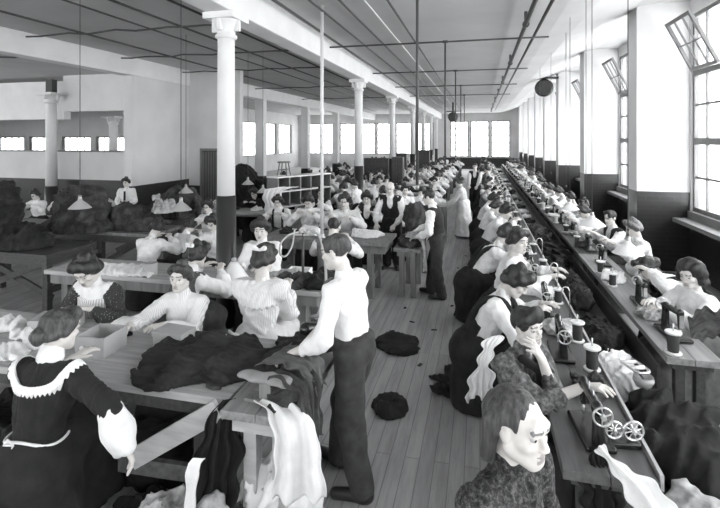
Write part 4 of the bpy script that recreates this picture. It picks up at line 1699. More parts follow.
put_person(dict(vox=.009, style='puff', lean=14, hp=16, seed=30, extra=[('straps', DARKD, .022)]), 'woman with dark straps over white left of the white standing pipe', -80, 278, 194, 9.7)

# aisle
put_person(dict(pose='stand', vox=.009, style='bun', lean=10, hp=12, seed=31, top=CBLOUSE, low=GREYD, lh=(-.1, .4, .92), rh=(.1, .42, .9), extra=[('apron', APRONW, 1)]), 'woman in a long white apron standing in the aisle', 170, 459, 178, 11.75)
put_person(dict(fem=False, pose='stand', vox=.01, style='short', lean=3, hp=2, seed=32, top=CBLOUSE, low=TROUSD, extra=[('waistcoat', VEST)]), 'man in dark trousers standing in the aisle beyond the white apron', -100, 475, 163, 15.6)
put_person(dict(pose='stand', vox=.01, style='roll', lean=8, seed=33, low=GREYD), 'woman in white in the aisle beside the man in dark trousers', 190, 487, 166, 16.6)

# by the partition on the far left
put_person(dict(pose='stand', vox=.009, style='roll', hair='dark', lean=2, seed=34, low=GREYD, lh=(-.1, .26, 1.0), rh=(.1, .28, 1.0), extra=[('necktie', VEST)]), 'woman in a white blouse with a dark tie standing before the partition', -70, 126, 177, 11.25)
put_person(dict(vox=.01, style='roll', lean=10, hp=20, seed=35), 'woman in white seen over the leftmost heap', -80, 35, 189, 11.2)
put_person(dict(vox=.01, style='roll', lean=34, hp=20, seed=36), 'woman in white stooping behind the second heap from the left', 190, 64, 189, 11.6)
put_person(dict(vox=.01, style='low', lean=10, hp=20, seed=37), 'woman in white beside the one with a dark tie', -30, 100, 187, 12.1)

for i, (px, top, d, w_, lb) in enumerate(((377, 158, 20.5, 1.05, 'low dark cupboard beyond the third iron column'), (402, 153, 21.5, .45, 'narrow dark cupboard between two far columns'), (423, 150, 25.0, .7, 'tall dark cupboard by the far beam end'), (398, 157, 17.2, .4, 'dark stand near the third iron column'))):
    x, y = at_depth(px, d)
    h = CAMZ - (top - HOR) * d / FPX
    TAKEN.append((x, y, w_ / 2 + .3))
    root = empty('cupboard', (x, y, 0), label=lb, cat='cupboard')
    MB().box(-w_ / 2, w_ / 2, -.2, .2, 0, h).build('carcass', WOODD, root, bevel=.01)
    for s in (-1, 1):
        MB().box(s * w_ / 4 - w_ / 4 + .02, s * w_ / 4 + w_ / 4 - .02, -.225, -.201, .08, h - .08).build('cupboard_door', WOODD, root)

TAKEN += [at_depth(272 + 54 * k_ / 5, 11.2 + 1.4 * k_ / 5) + (.55,) for k_ in range(6)]
TAKEN += [(-3.2, q, .5) for q in (12.65, 17.8, 23.4, 28.0, 32.4)]

# ------------------------------------------------------------------ crowd further off
def variant(**c):
    c.setdefault('vox', .0125)
    root, info = make_person(c)
    return root


PRO = [('white blouse', variant(style='roll', lean=14, hp=18, seed=41)),
       ('white blouse', variant(style='puff', lean=24, hp=28, seed=42)),
       ('white blouse', variant(style='low', lean=8, hp=8, hy=20, seed=43)),
       ('white blouse and dark straps', variant(style='roll', lean=18, hp=20, seed=44, extra=[('straps', VEST, .026)])),
       ('dark dress', variant(style='puff', lean=16, hp=18, seed=45, top=DARKD)),
       ('grey blouse', variant(style='bun', lean=12, hp=14, hy=-20, seed=46, top=MIDD)),
       ('dark bodice with white sleeves', variant(style='roll', lean=10, hp=10, hy=15, seed=47, extra=[('waistcoat', DARKD)])),
       ('cream blouse', variant(style='roll', hair='brown', lean=30, hp=30, seed=48, top=CBLOUSE))]
WT = [5, 4, 4, 3, 2, 2, 3, 3]
BAG = [i for i, w_ in enumerate(WT) for _ in range(w_)]


def crowd(x, y, head, zone, s=None):
    if any(math.hypot(x - p, y - q) < r_ for p, q, r_ in TAKEN):
        return None
    TAKEN.append((x, y, .46))
    kind, src = PRO[random.choice(BAG)]
    o = copy_tree(src)
    s = s or random.uniform(.93, 1.06)
    o.scale = (s, s, s)
    o.location = (x, y, 0)
    o.rotation_euler = (0, 0, R(head - 90 + random.uniform(-14, 14)))
    tag(o, 'woman in a %s seated %s' % (kind, zone), 'person', 'women %s, %s' % (zone, kind))
    return o


for k, y in enumerate(ROWS):
    x0, x1 = (-6.0, -2.8) if k == 0 else (-6.3, -1.45)
    for side in (-1, 1):
        if k == 0 and side == -1:
            continue
        n = int((x1 - x0) / .80)
        for i in range(n + 1):
            if random.random() < .06:
                continue
            x = x0 + (x1 - x0) * i / max(n, 1) + random.uniform(-.06, .06)
            yy = y - .37 if side < 0 else y + .68 + .37
            crowd(x, yy, 90 if side < 0 else -90, 'among the farthest left-hand benches' if k > 3 else 'among the middle left-hand benches')
for x in (-3.2, -2.2, -1.3):
    crowd(x - .1, 11.43, 90, 'at the table by the white-aproned woman')
    if x > -3:
        crowd(x, 12.88, -90, 'at the table by the white-aproned woman')
AY = [9.6, 10.7, 11.8, 12.9]
y = 9.9
while y < 32:
    crowd(.02 + random.uniform(-.05, .04), y, random.uniform(-12, 10), 'further up the aisle machine bench')
    y += random.uniform(1.0, 1.2)
y = 9.5
while y < 32:
    crowd(2.14 + random.uniform(-.04, .06), y, 180, 'further up the window machine bench')
    y += random.uniform(1.0, 1.25)
for _, src in PRO:
    for ch in list(src.children):
        bpy.data.objects.remove(ch)
    bpy.data.objects.remove(src)

# ------------------------------------------------------------------ sewing machines, spools, thread hooks
SM = sewing_machine()
SMF = SM


def machine(x, y, rz, label, group=None):
    o = copy_tree(SM)
    o.location = (x, y, .752)
    s = .86 if y < 5 else .78
    o.scale = (s, s, s)
    o.rotation_euler = (0, 0, R(rz))
    tag(o, label, 'sewing machine', group)
    return o


SPD, SPL = spool(True), spool(False)


def put_spool(x, y, z, label, dark=True, group=None, s=1.0):
    o = copy_tree(SPD if dark else SPL)
    o.location = (x, y, z)
    o.scale = (s, s, s)
    tag(o, label, 'spool', group)
    return o


machine(.60, 2.92, -84, 'sewing machine under the youth\'s outstretched hand')
machine(.60, 3.95, -90, 'sewing machine behind the youth, nearest the woman in the dark pinafore')
machine(.60, 4.85, -92, 'sewing machine before the woman in the dark pinafore')
machine(.60, 5.95, -88, 'sewing machine before the woman turning her face')
machine(1.57, 4.55, 96, 'sewing machine in front of the bushy-haired girl')
machine(1.57, 5.35, 88, 'sewing machine under the doubled-over woman')
machine(1.57, 6.9, 90, 'sewing machine before the fair-haired woman')
machine(1.57, 7.75, 92, 'sewing machine before the young man on the window bench')
y = 6.95
while y < 31:
    machine(.60, y, random.uniform(-96, -84), 'sewing machine on the aisle bench further up the hall', 'far aisle sewing machines')
    y += random.uniform(1.0, 1.2)
y = 8.9
while y < 31:
    machine(1.57, y, random.uniform(84, 96), 'sewing machine on the window bench further up the hall', 'far window sewing machines')
    y += random.uniform(1.0, 1.25)
put_spool(.775, 3.72, .752, 'tall dark spool with white flanges nearest on the aisle bench', s=1.15)
put_spool(.77, 4.22, .752, 'dark spool second from the near end of the aisle bench', s=1.1)
put_spool(.76, 5.15, .752, 'dark spool on the aisle bench before the turning woman')
put_spool(.76, 6.35, .752, 'dark spool on the aisle bench past the thread hooks')
put_spool(1.44, 4.16, .752, 'dark white-flanged spool at the end of the window bench', s=1.15)
put_spool(1.44, 5.9, .752, 'dark spool on the window bench between the doubled-over and fair-haired women')
put_spool(1.44, 6.45, .752, 'dark spool on the window bench under the hanging shade')
for y in np.arange(7.4, 26, 1.05):
    put_spool(.75 + random.uniform(-.04, .02), float(y) + random.uniform(-.2, .2), .752, 'spool on the aisle bench further up the hall', random.random() < .6, 'far aisle spools')
    put_spool(1.43 + random.uniform(-.02, .03), float(y) + .5 + random.uniform(-.2, .2), .752, 'spool on the window bench further up the hall', random.random() < .6, 'far window spools')
for src in (SM, SPD, SPL):
    for ch in list(src.children):
        bpy.data.objects.remove(ch)
    bpy.data.objects.remove(src)
for (x, y, h, lb) in ((.80, 5.45, .36, 'tall bent wire thread hook nearest on the aisle bench'), (.80, 6.75, .36, 'bent wire thread hook further along the aisle bench'), (.80, 4.75, .30, 'short wire thread hook beside the dark pinafore')):
    pts = [(0, 0, 0), (0, 0, h * .8)] + [(-.035 + .035 * math.cos(q), 0, h * .8 + .045 * math.sin(q)) for q in np.linspace(.2, math.pi, 8)] + [(-.07, 0, h * .72)]
    o = MB().tube(pts, .006, 8).build('thread_hook', BRIGHT, loc=(x, y, .752))
    tag(o, lb, 'hook')

# spoked pulley pair bolted to the near bench edge
root = empty('bench_pulley', (.745, 2.86, .752), R(8), 'pair of small spoked pulleys at the inner edge of the nearest machine bench', 'pulley')
MB().box(-.07, .08, -.05, .05, 0, .03).build('bracket', IRON, root, bevel=.006)
for s, rr in ((-.05, .045), (.05, .05)):
    w_ = MB()
    w_.tube(ring_pts((s, -.02, .085), rr, 'y', 24), .007, 8, 0, True)
    for k in range(4):
        q = math.pi * k / 4 + .3
        w_.tube([(s - rr * math.cos(q), -.02, .085 - rr * math.sin(q)), (s + rr * math.cos(q), -.02, .085 + rr * math.sin(q))], .004, 6)
    w_.tube([(s, -.045, .085), (s, .03, .085)], .009, 8)
    w_.build('pulley_wheel', BRIGHT, root)
    MB().bar((s, .025, .03), (s, .025, .085), .02, .015).build('post', IRON, root)

# oblong wire-framed winder with a pale cup, standing in the trough
x, y, z = pt(634, 368, 3.55)
root = empty('bobbin_winder', (x, y, .452), R(20), 'oblong wire-framed winder with a pale round cup in the trough', 'winder')
zz = z - .452
fr_ = [(-.045, .10, 0), (.045, .10, 0), (.06, .06, 0), (.055, -.09, 0), (.03, -.12, 0), (-.03, -.12, 0), (-.055, -.09, 0), (-.06, .06, 0)]
MB().tube([(p[0], p[1], zz + .02) for p in fr_], .009, 8, 0, True).build('wire_frame', BRIGHT, root)
MB().tube([(-.05, .05, zz + .02), (.05, .05, zz + .02)], .012, 8).tube([(-.05, -.04, zz + .02), (.05, -.04, zz + .02)], .016, 10).build('roller', ENAMEL, root)
MB().lathe([(.008, zz - .09), (.05, zz - .08), (.07, zz - .04), (.066, zz - .01), (.05, zz - .04), (.01, zz - .07)], (.0, -.10, 0), 24).build('cup', ENAMELG, root)
MB().tube([(0, -.10, 0), (0, -.10, zz - .08)], .012, 8).lathe([(.09, 0), (.09, .012), (.02, .02)], (0, -.10, 0), 20).build('stand', IRON, root)
MB().tube([(0, -.10, zz - .03), (0, .0, zz + .01)], .008, 6).build('strut', IRON, root)

# ------------------------------------------------------------------ cloth and garments
heap('towering black heap of cloth at the far left edge', *at_depth(16, 7.15), .80, .66, .42, .42, COATD, 1, tall=(((-.22, 0, .55), (.20, .28, .42)),))
heap('broad dark heap of cloth topped with a rounded hump, second from the left', at_depth(86, 8.15)[0] - .1, at_depth(86, 8.15)[1] - .0, .84, .74, .44, .60, COATM, 2, tall=(((.0, .0, .45), (.5, .36, .34)),))
heap('dark heap of cloth sloping down behind the bent white backs', at_depth(142, 8.9)[0], 8.55, .80, .75, .34, .50, COATM, 3, tall=(((.2, 0, .4), (.42, .3, .25)),))
heap('big dark heap of cloth at the right end of the second trestle table', -5.72, 7.15, .84, .58, .36, .44, COATM, 103, tall=(((-.2, 0, .28), (.3, .28, .18)),))
heap('frayed grey bundle of cloth ends on the heap above the bent white backs', at_depth(160, 8.2)[0], 7.2, 1.14, .24, .2, .32, LINING, 4, vox=.014, amp=.04, f=16)
heap('dark bale heap left of the pigeonhole rack', *at_depth(254, 13.0), 0, 1.0, .55, 1.75, COATB, 6, vox=.03, tall=(((-.3, 0, 1.0), (.5, .4, .75)), ((.45, 0, .7), (.5, .4, .7))))
heap('pile of dark garments at the back of the cloth bench', -1.07, 8.35, .74, .22, .42, .62, COATM, 7, vox=.014, amp=.03, f=15, tall=(((0, .0, .32), (.18, .34, .26)),))
heap('pale and dark cloth piled at the front of the cloth bench', -1.07, 7.5, .74, .23, .36, .17, COATM, 8, vox=.012, amp=.025, f=15)
sheet('light cloth strip hanging off the cloth bench by the standing young man', [(-1.1, 7.35, .93), (-.93, 7.33, .92), (-.82, 7.30, .80), (-.80, 7.28, .42)], .26, LINING, 3, axis=(0, 1, .1), wave=.02)
heap('white cloth bundle before the bald man on the cutting table', -1.75, 7.45, .86, .30, .22, .11, LINEN, 9, vox=.012, amp=.02, f=16)
heap('dark rounded cloth bundle at the right end of the second table', *at_depth(322, 5.15), .80, .22, .2, .26, COATB, 10, vox=.012)
heap('jumble of dark scraps by the gas standpipe', *at_depth(293, 5.25), .80, .28, .2, .14, COATM, 11, vox=.011, amp=.03, f=24)
heap('white rumpled scraps along the second table, left half', *at_depth(122, 5.75), .80, .55, .22, .10, LINEN, 12, vox=.013, amp=.025, f=17)
heap('pale rumpled cloth on the second table near the iron column', -2.14, 5.12, .80, .18, .18, .12, LINING, 13, vox=.012, amp=.025, f=17)

# garments laid over the front table towards the presser
heap('dark cut coats spread in a low heap over the right end of the front table', -1.92, 3.07, .80, .56, .46, .16, COATD, 14, vox=.011, amp=.03, f=12, lumps=9)
garment('dark coat piece with its point hanging towards the front edge of the table', at_depth(205, 3.2)[0], 3.0, .80, .9, .5, R(200), COATM, 15, h=.04)
heap('dark garments heaped beside the presser under his hand', -1.26, 3.12, .83, .24, .28, .15, COATD, 16, vox=.01, amp=.025, f=15)
heap('bundle of rumpled garments drooping from the front of the pressing bench', -1.13, 2.72, .83, .15, .22, .12, COATM, 17, vox=.009, amp=.025, f=20)
sheet('dark sleeve hanging down over the right front of the pressing bench', [(-1.2, 2.78, .98), (-1.08, 2.74, .98), (-.985, 2.70, .93), (-.965, 2.66, .74), (-.96, 2.64, .62)], .34, COATM, 21, axis=(.1, 1, 0), wave=.03, taper=(1, .6))
sheet('grey cloth corner folded over the edge beneath the presser\'s hand', [(-1.3, 2.9, 1.0), (-1.15, 2.86, 1.01), (-1.02, 2.82, .99), (-.96, 2.8, .88)], .36, GREYD, 22, axis=(.25, 1, 0), wave=.012, taper=(1, .35))
# sleeve board
root = empty('sleeve_board', (-1.25, 2.66, .83), R(-4), 'padded sleeve board at the front of the pressing bench', 'pressing board')
b_ = Blob()
b_.rc((-.13, 0, .135), (.13, 0, .135), .050, .062, .02, 0, False, ((0, 0, 1), .42))
o = bpy.data.objects.new('padded_board', b_.mesh('padded_board', .006, [MIDD], folds(3, 30), .003))
link(o, root)
MB().box(-.03, .05, -.03, .03, .02, .115).build('pedestal', WOODM, root, bevel=.005)
MB().box(-.12, .12, -.05, .05, .0, .02).build('base', WOODM, root, bevel=.004)
# white cloth over the end and the rags below
sheet('long white cloth hanging over the corner of the pressing bench', [(-1.22, 2.62, .856), (-1.08, 2.55, .858), (-.98, 2.455, .80), (-.955, 2.43, .70), (-.945, 2.42, .58), (-.94, 2.41, .47)], .25, LINEN, 23, axis=(1, .35, 0), wave=.028, nf=2.2, taper=(.72, 1.15), jag=.006)
heap('crumpled white cloth on the floor behind the long hanging cloth', -1.20, 2.80, 0, .26, .22, .56, LINEN, 24, vox=.011, amp=.03, f=14)
heap('pale striped rags strewn under the pressing bench', -1.16, 2.30, 0, .36, .22, .40, LINING, 25, vox=.01, amp=.035, f=20)
heap('pale rags in a layered pile left of the dark hanging cloth', at_depth(180, 2.75)[0], at_depth(180, 2.75)[1], 0, .32, .26, .43, LINING, 26, vox=.01, amp=.03, f=19)
sheet('black cloth hanging from the left corner of the pressing bench', [(-1.47, 2.62, .83), (-1.485, 2.56, .70), (-1.50, 2.52, .40), (-1.53, 2.47, .06)], .30, COATB, 27, axis=(.7, .5, 0), wave=.04, taper=(.5, 1.2))
sheet('narrow white strip hanging in front of the black cloth', [(-1.52, 2.38, .62), (-1.55, 2.365, .56), (-1.57, 2.36, .3), (-1.59, 2.35, .05)], .065, LINEN, 28, axis=(1, .2, 0), wave=.008, n=24, m=8, jag=.004)
heap('dark offcuts added and heaped on the floor under the middle of the front table', -2.35, 3.15, 0, .62, .36, .30, COATB, 97, vox=.014, amp=.035, f=14)  # this heap and the next two are added to deepen the under-table shade
heap('dark offcuts added under the left part of the front table', -3.7, 3.1, 0, .7, .36, .28, COATB, 98, vox=.014, amp=.035, f=14)  # added to deepen the under-table shade
heap('dark rags added on the floor beside the lace-collared woman, before the table', -2.02, 2.55, 0, .30, .20, .16, COATB, 99, vox=.012, amp=.03, f=16)  # added to deepen the under-table shade
# floor heaps in the aisle
heap('dark garments dropped on the aisle floor behind the presser', *on_plane(397, 346, 0), 0, .30, .34, .10, COATB, 30, vox=.012, amp=.03, f=11)
heap('small dark cloth bundle on the floor at the presser\'s heels', *on_plane(388, 410, 0), 0, .16, .22, .12, COATB, 31, vox=.011, amp=.025, f=13)
heap('dark cloth lying in the aisle beside the machine workers', *on_plane(456, 384, 0), 0, .20, .42, .09, COATB, 32, vox=.012, amp=.03, f=11)
heap('dark cloth lump on the floor behind the dark pinafore', *on_plane(476, 328, 0), 0, .14, .26, .12, COATB, 33, vox=.012, amp=.03, f=11)
for i, (px, py) in enumerate(((452, 306), (434, 330), (412, 322), (420, 365), (405, 308), (458, 268), (466, 256))):
    x, y = on_plane(px, py, 0)
    o = MB().box(-.035, .035, -.018, .018, .001, .004).build('cloth_scrap', COATB, loc=(x, y, 0), rz=random.uniform(0, 3))
    tag(o, 'tiny dark cloth scrap on the aisle boards', 'scrap', 'scraps on the aisle floor')
sheet('white apron cloth hanging beside the youth\'s stool', [pt(497, 336, 3.6), pt(490, 345, 3.55), pt(482, 368, 3.5), pt(480, 396, 3.5)], .16, LINEN, 34, axis=(1, .4, .1), wave=.02, taper=(.5, 1.2))

# cloth on and around the machine benches
for i, (x, y, z, rx, ry, h, mt, lb) in enumerate((
        (.70, 3.40, .752, .12, .16, .10, COATM, 'dark work piece bunched on the bench beside the youth\'s hand'),
        (.66, 4.40, .752, .16, .22, .09, LINING, 'pale lining pieces under the second machine from the front'),
        (1.06, 4.15, .452, .14, .30, .30, LINEN, 'white cloth pieces spilling into the trough past the tall spool'),
        (1.11, 5.0, .452, .16, .45, .26, COATD, 'dark garments filling the trough behind the white pieces'),
        (1.11, 6.3, .452, .16, .55, .34, COATM, 'grey garments filling the trough under the hanging shades'),
        (1.11, 7.9, .452, .16, .7, .32, COATD, 'dark garments in the trough past the middle shade'),
        (1.11, 9.8, .452, .16, .8, .34, COATM, 'mixed garments in the trough beyond the last near shade'),
        (1.52, 4.98, .752, .10, .2, .10, LINING, 'light cloth bunched on the window bench between two machines'),
        (.62, 5.42, .752, .15, .2, .08, LINEN, 'white pieces between machines on the aisle bench'),
        (1.53, 6.2, .752, .11, .24, .09, LINEN, 'white pieces on the window bench before the fair-haired woman'),
        (1.5, 7.95, .752, .08, .14, .10, COATM, 'grey pieces on the window bench past the young man'))):
    heap(lb, x, y, z, rx, ry, h, mt, 50 + i, vox=.011, amp=.028, f=18)
# work pieces scattered on the far tables and benches
PILES = [heap('', 0, 0, 0, .20, .15, .11, mt_, 200 + i_, vox=.016, amp=.03, f=17, name='work_pieces') for i_, mt_ in enumerate((LINEN, COATD, LINING, COATM, LINEN, COATB))]


def pile(x, y, z, zone, s=1.0):
    o = copy_tree(random.choice(PILES))
    o.location = (x, y, z)
    o.scale = (s * random.uniform(.8, 1.2), s * random.uniform(.8, 1.2), s * random.uniform(.7, 1.3))
    o.rotation_euler = (0, 0, random.uniform(0, 6))
    nm_ = o.data.materials[0].name.replace('_', ' ').replace('suiting ', '')
    tag(o, 'small heap of %s pieces on %s' % (nm_.replace(' cloth', ''), zone), 'cloth', 'cloth pieces on ' + zone)


for k, y in enumerate(ROWS):
    x0, x1 = (-6.2, -2.7) if k == 0 else (-6.5, -1.2)
    for q in np.arange(x0 + .2, x1 - .1, .55):
        pile(float(q) + random.uniform(-.1, .1), y + random.uniform(.2, .48), .781, 'the crowded tables down the left')
for q in (-3.4, -2.8, -2.2, -1.6, -1.0):
    pile(q, 12.15, .801, 'the table by the white-aproned woman')
for q in (-3.05, -2.7):
    pile(q, 7.4, .861, 'the left end of the cutting table')
y = 6.6
while y < 30:
    pile(.60 + random.uniform(-.06, .06), y + random.uniform(-.1, .1), .752, 'the far aisle benches', .7)
    pile(1.56 + random.uniform(-.06, .06), y + 2.4 + random.uniform(-.1, .1), .752, 'the far window benches', .7)
    y += .62
y = 11
while y < 30:
    pile(1.11, y, .453, 'the floor of the long trough', .95)
    y += .8
for p_ in PILES:
    bpy.data.objects.remove(p_)
heap('long dark mass of cloth filling the trough in the near right corner', 1.22, 3.35, .452, .36, .78, .30, COATB, 64, vox=.018, amp=.04, f=8)
heap('crumpled pale cloth at the bottom right corner', 1.08, 2.72, .452, .26, .12, .26, LINING, 65, vox=.011, amp=.03, f=13) 
sheet('broad white cloth band slanting over the near end of the trough', [pt(599, 447, 2.42), pt(618, 468, 2.32), pt(643, 493, 2.22), pt(668, 530, 2.1)], .11, LINEN, 66, axis=(.75, .3, .45), wave=.022, nf=1.6, taper=(.25, 1.8), jag=.010)
sheet('black cloth drooping from the corner of the nearest machine bench', [pt(598, 448, 2.46), pt(600, 470, 2.42), pt(603, 500, 2.40), pt(606, 530, 2.38)], .22, COATB, 67, axis=(1, .3, 0), wave=.03, taper=(.3, 1.3))
sheet('dark square cloth on the lap of the bushy-haired girl', [pt(690, 331, 4.04), pt(708, 322, 4.06), pt(728, 326, 4.0)], .30, COATM, 68, axis=(.2, .9, .5), wave=.01)

# ------------------------------------------------------------------ things on the front table
x, y = on_plane(165, 352, .8)
box_open('closed brown cardboard box in the middle of the front table', x, y + .11, .80, .255, .17, .125, R(-4), CARD, lid=True)
x, y = on_plane(88, 358, .8)
box_open('open drawer-like box with two white knobs left on the front table', x, y + .13, .80, .24, .26, .15, R(4), CARD, name='work_box', knobs=True)
x, y = on_plane(50, 330, .8)
box_open('open grey box by the dark-haired head on the front table', x + .05, y + .02, .80, .34, .24, .12, R(18), CARD, name='parts_box')
for i, (px, py, rx, ry, h, mt, lb) in enumerate(((8, 326, .14, .10, .10, LINEN, 'white cloth bunch at the back left of the front table'), (26, 334, .12, .08, .07, LINEN, 'white cloth slip just right of the leftmost bunch'), (10, 352, .16, .12, .06, LINEN, 'white cloth sheet at the left edge of the front table'),
                                          (38, 343, .10, .08, .06, LINEN, 'small white cloth behind the lace collar shoulder'), (128, 322, .16, .08, .05, LINEN, 'white pieces by the striped-pinafore woman\'s hand'), (233, 338, .08, .07, .04, LINEN, 'white cloth tag lying on the dark coats'), (118, 333, .10, .05, .04, COATB, 'black rag between the box and the pinafore'))):
    x, y = on_plane(px, py, .82)
    heap(lb, x, y, .80, rx, ry, h, mt, 80 + i, vox=.009, amp=.02, f=22)
for i, (px, py, rz) in enumerate(((186, 358, 20), (211, 340, 70), (150, 352, -15))):
    x, y = on_plane(px, py, .8)
    o = MB().box(-.045, .045, -.014, .014, .0005, .003).build('paper_slip', PAPER, loc=(x, y, .80), rz=R(rz))
    tag(o, ('white paper slip beside the cardboard box', 'thin white slip near the back edge of the front table', 'white slip under the cardboard box edge')[i], 'paper')
x, y = on_plane(184, 345, .8)
o = MB().lathe([(.02, 0), (.022, .035), (.016, .05), (.016, .055)], n=16).build('ink_bottle', IRON, loc=(x, y, .80))
tag(o, 'small dark bottle at the corner of the cardboard box', 'bottle')
# tin on the second table
x, y = on_plane(145, 277, .8)
o = MB().lathe([(.075, 0), (.078, .005), (.078, .14), (.072, .145), (.07, .02), (.001, .015)], n=24).build('tin_canister', ENAMELG, loc=(x, y + .1, .80))
tag(o, 'open grey tin on the second table', 'tin')
x, y = on_plane(296, 279, .8)
box_open('low white box at the right of the second table', x, y + .12, .80, .26, .16, .09, R(3), PAPER, name='white_box')

# gas standpipe with hoses to the irons
x, y = at_depth(303, 5.28)
root = empty('gas_standpipe', (x, y, .80), label='gas standpipe with taps at the right of the second table', cat='pipe')
MB().tube([(0, 0, 0), (0, 0, .56)], .014, 10).lathe([(.06, 0), (.06, .012), (.02, .02)], n=20).build('riser', PIPE, root)
MB().tube([(-.12, 0, .545), (.16, 0, .55)], .013, 10).build('manifold', STEEL, root)
for s in (-.1, -.02, .06, .13):
    MB().tube([(s, 0, .55), (s, 0, .60)], .009, 8).bar((s - .025, 0, .605), (s + .025, 0, .605), .01, .008).build('tap', STEEL, root)


def smooth_path(pts, n=8):
    P = [Vector(p) for p in pts]
    out = []
    for i in range(len(P) - 1):
        p0, p1, p2, p3 = P[max(i - 1, 0)], P[i], P[i + 1], P[min(i + 2, len(P) - 1)]
        for k in range(n):
            t = k / n
            out.append(.5 * (2 * p1 + (p2 - p0) * t + (2 * p0 - 5 * p1 + 4 * p2 - p3) * t * t + (3 * p1 - p0 - 3 * p2 + p3) * t ** 3))
    return out + [P[-1]]


o = MB().tube(smooth_path([pt(311, 231, 5.28), pt(319, 236, 5.15), pt(324, 255, 4.9), pt(326, 280, 4.5), pt(323, 303, 4.1), pt(316, 318, 3.75)]), .013, 10).build('gas_hose', RUBBER)
tag(o, 'long pale gas hose curving down to the iron on the front table', 'hose')
o = MB().tube(smooth_path([pt(299, 232, 5.28), pt(289, 235, 5.2), pt(281, 243, 5.1), pt(280, 254, 5.1), pt(286, 256, 5.15), pt(292, 246, 5.2), pt(294, 234, 5.28)]), .010, 10).build('gas_hose', RUBBER)
tag(o, 'short looped gas hose on the left of the standpipe', 'hose')
p = pt(315, 320, 3.72)
root = empty('gas_iron', (p[0], p[1], p[2] - .09), R(40), 'gas pressing iron on the heaped coats at the end of the long hose', 'iron')
b_ = Blob()
b_.rc((-.07, 0, .03), (.09, 0, .03), .055, .012, .01)
b_.cut((0, 0, -1), (0, 0, 0))
o = bpy.data.objects.new('iron_sole', b_.mesh('iron_sole', .006, [IRON]))
link(o, root)
MB().tube([(-.05, 0, .07), (-.05, 0, .12), (.05, 0, .12), (.05, 0, .06)], .008, 8).tube([(-.04, 0, .12), (.04, 0, .12)], .015, 10).build('iron_handle', WOODM, root)
heap('dark folded coats behind the presser\'s arm on the front table', p[0] - .02, p[1] - .02, .80, .30, .16, p[2] - .09 - .80, COATM, 95, vox=.011, amp=.02, f=16)

# basket with an arched handle at the bottom left
x, y = at_depth(72, 2.5)
root = empty('basket', (x, y - .1, 0), label='basket with a pale arched handle at the bottom left', cat='basket')
MB().lathe([(.001, 0), (.14, 0), (.17, .2), (.165, .2), (.135, .01), (.001, .01)], n=28).build('basket_body', WOODM, root)
MB().tube([(.15 * math.cos(q), 0, .19 + .30 * math.sin(q)) for q in np.linspace(0, math.pi, 25)], .010, 8).build('handle', LINING, root)

# ------------------------------------------------------------------ middle distance furniture
x0, y0 = at_depth(272, 11.2)
x1, y1 = at_depth(326, 12.6)
L_ = math.hypot(x1 - x0, y1 - y0)
root = empty('pigeonhole_rack', ((x0 + x1) / 2, (y0 + y1) / 2, 0), math.atan2(y1 - y0, x1 - x0), 'pale pigeonhole rack with open compartments behind the seated rows', 'rack')
m = MB()
for z in (1.52, 1.18, .82):
    m.box(-L_ / 2, L_ / 2, -.2, .2, z - .03, z)
m.build('shelf', ENAMEL, root)
for k in range(6):
    xx = -L_ / 2 + .03 + (L_ - .06) * k / 5
    MB().box(xx - .02, xx + .02, -.19, .19, 0 if k in (0, 5) else .825, 1.488).build('divider', FRAME, root)
MB().box(-L_ / 2, L_ / 2, .19, .2, .83, 1.485).build('back_board', WOODD, root)
stool('four-legged stool standing on top of the pigeonhole rack', *at_depth(284, 11.55), h=.34, z=1.521)
sheet('white cloth hanging from the near end of the pigeonhole rack', [pt(290, 187, 10.9), pt(275, 190, 10.8), pt(272, 200, 10.7), pt(276, 214, 10.7)], .42, LINEN, 40, axis=(1, .3, 0), wave=.03)
# ------------------------------------------------------------------ pipes and lamps overhead
def ceil_z(x):
    return CEILZ


n_long = 0
for x, zz, rr, mt, lb in ((-2.82, 4.36, .022, PIPE, 'iron pipe running close along the main beam'), (-2.36, 4.38, .018, PIPE, 'ceiling pipe second from the main beam'), (-1.95, 4.38, .018, PIPE, 'ceiling pipe third from the main beam'), (-1.6, 4.38, .011, PIPEW, 'thin pale ceiling pipe over the cutting table'), (-1.28, 4.38, .018, PIPE, 'ceiling pipe nearest above the aisle'),
                          (-4.3, 4.38, .02, PIPE, 'ceiling pipe just left of the main beam'), (-5.1, 4.38, .02, PIPE, 'ceiling pipe over the middle of the left bay'), (-5.75, 4.38, .016, PIPE, 'thin ceiling pipe in the left bay'), (-7.2, 4.38, .02, PIPE, 'ceiling pipe nearest the second beam'), (.98, 4.33, .028, PIPE, 'slender overhead shaft nearer the windows')):
    o = MB().tube([(x, -2.2, zz), (x, 33.5, zz)], rr, 8).build('ceiling_pipe', mt)
    tag(o, lb, 'pipe')
root = empty('hanging_line_shaft', (.72, 16, 4.26), label='heavy overhead line shaft with hangers above the machine benches', cat='shaft')
MB().tube([(0, -18, 0), (0, 17.4, 0)], .035, 10).build('shaft', PIPE, root)
for y in np.arange(-16, 18, 4.1):
    MB().bar((0, y, .02), (0, y, .205), .05, .03).lathe([(.055, -.03), (.055, .03)], (0, y, 0), 12, 0, Matrix.Rotation(R(90), 4, 'X')).build('hanger', PIPE, root)
YD = [5.2, 9.5, 13.6, 17.4, 21.2]
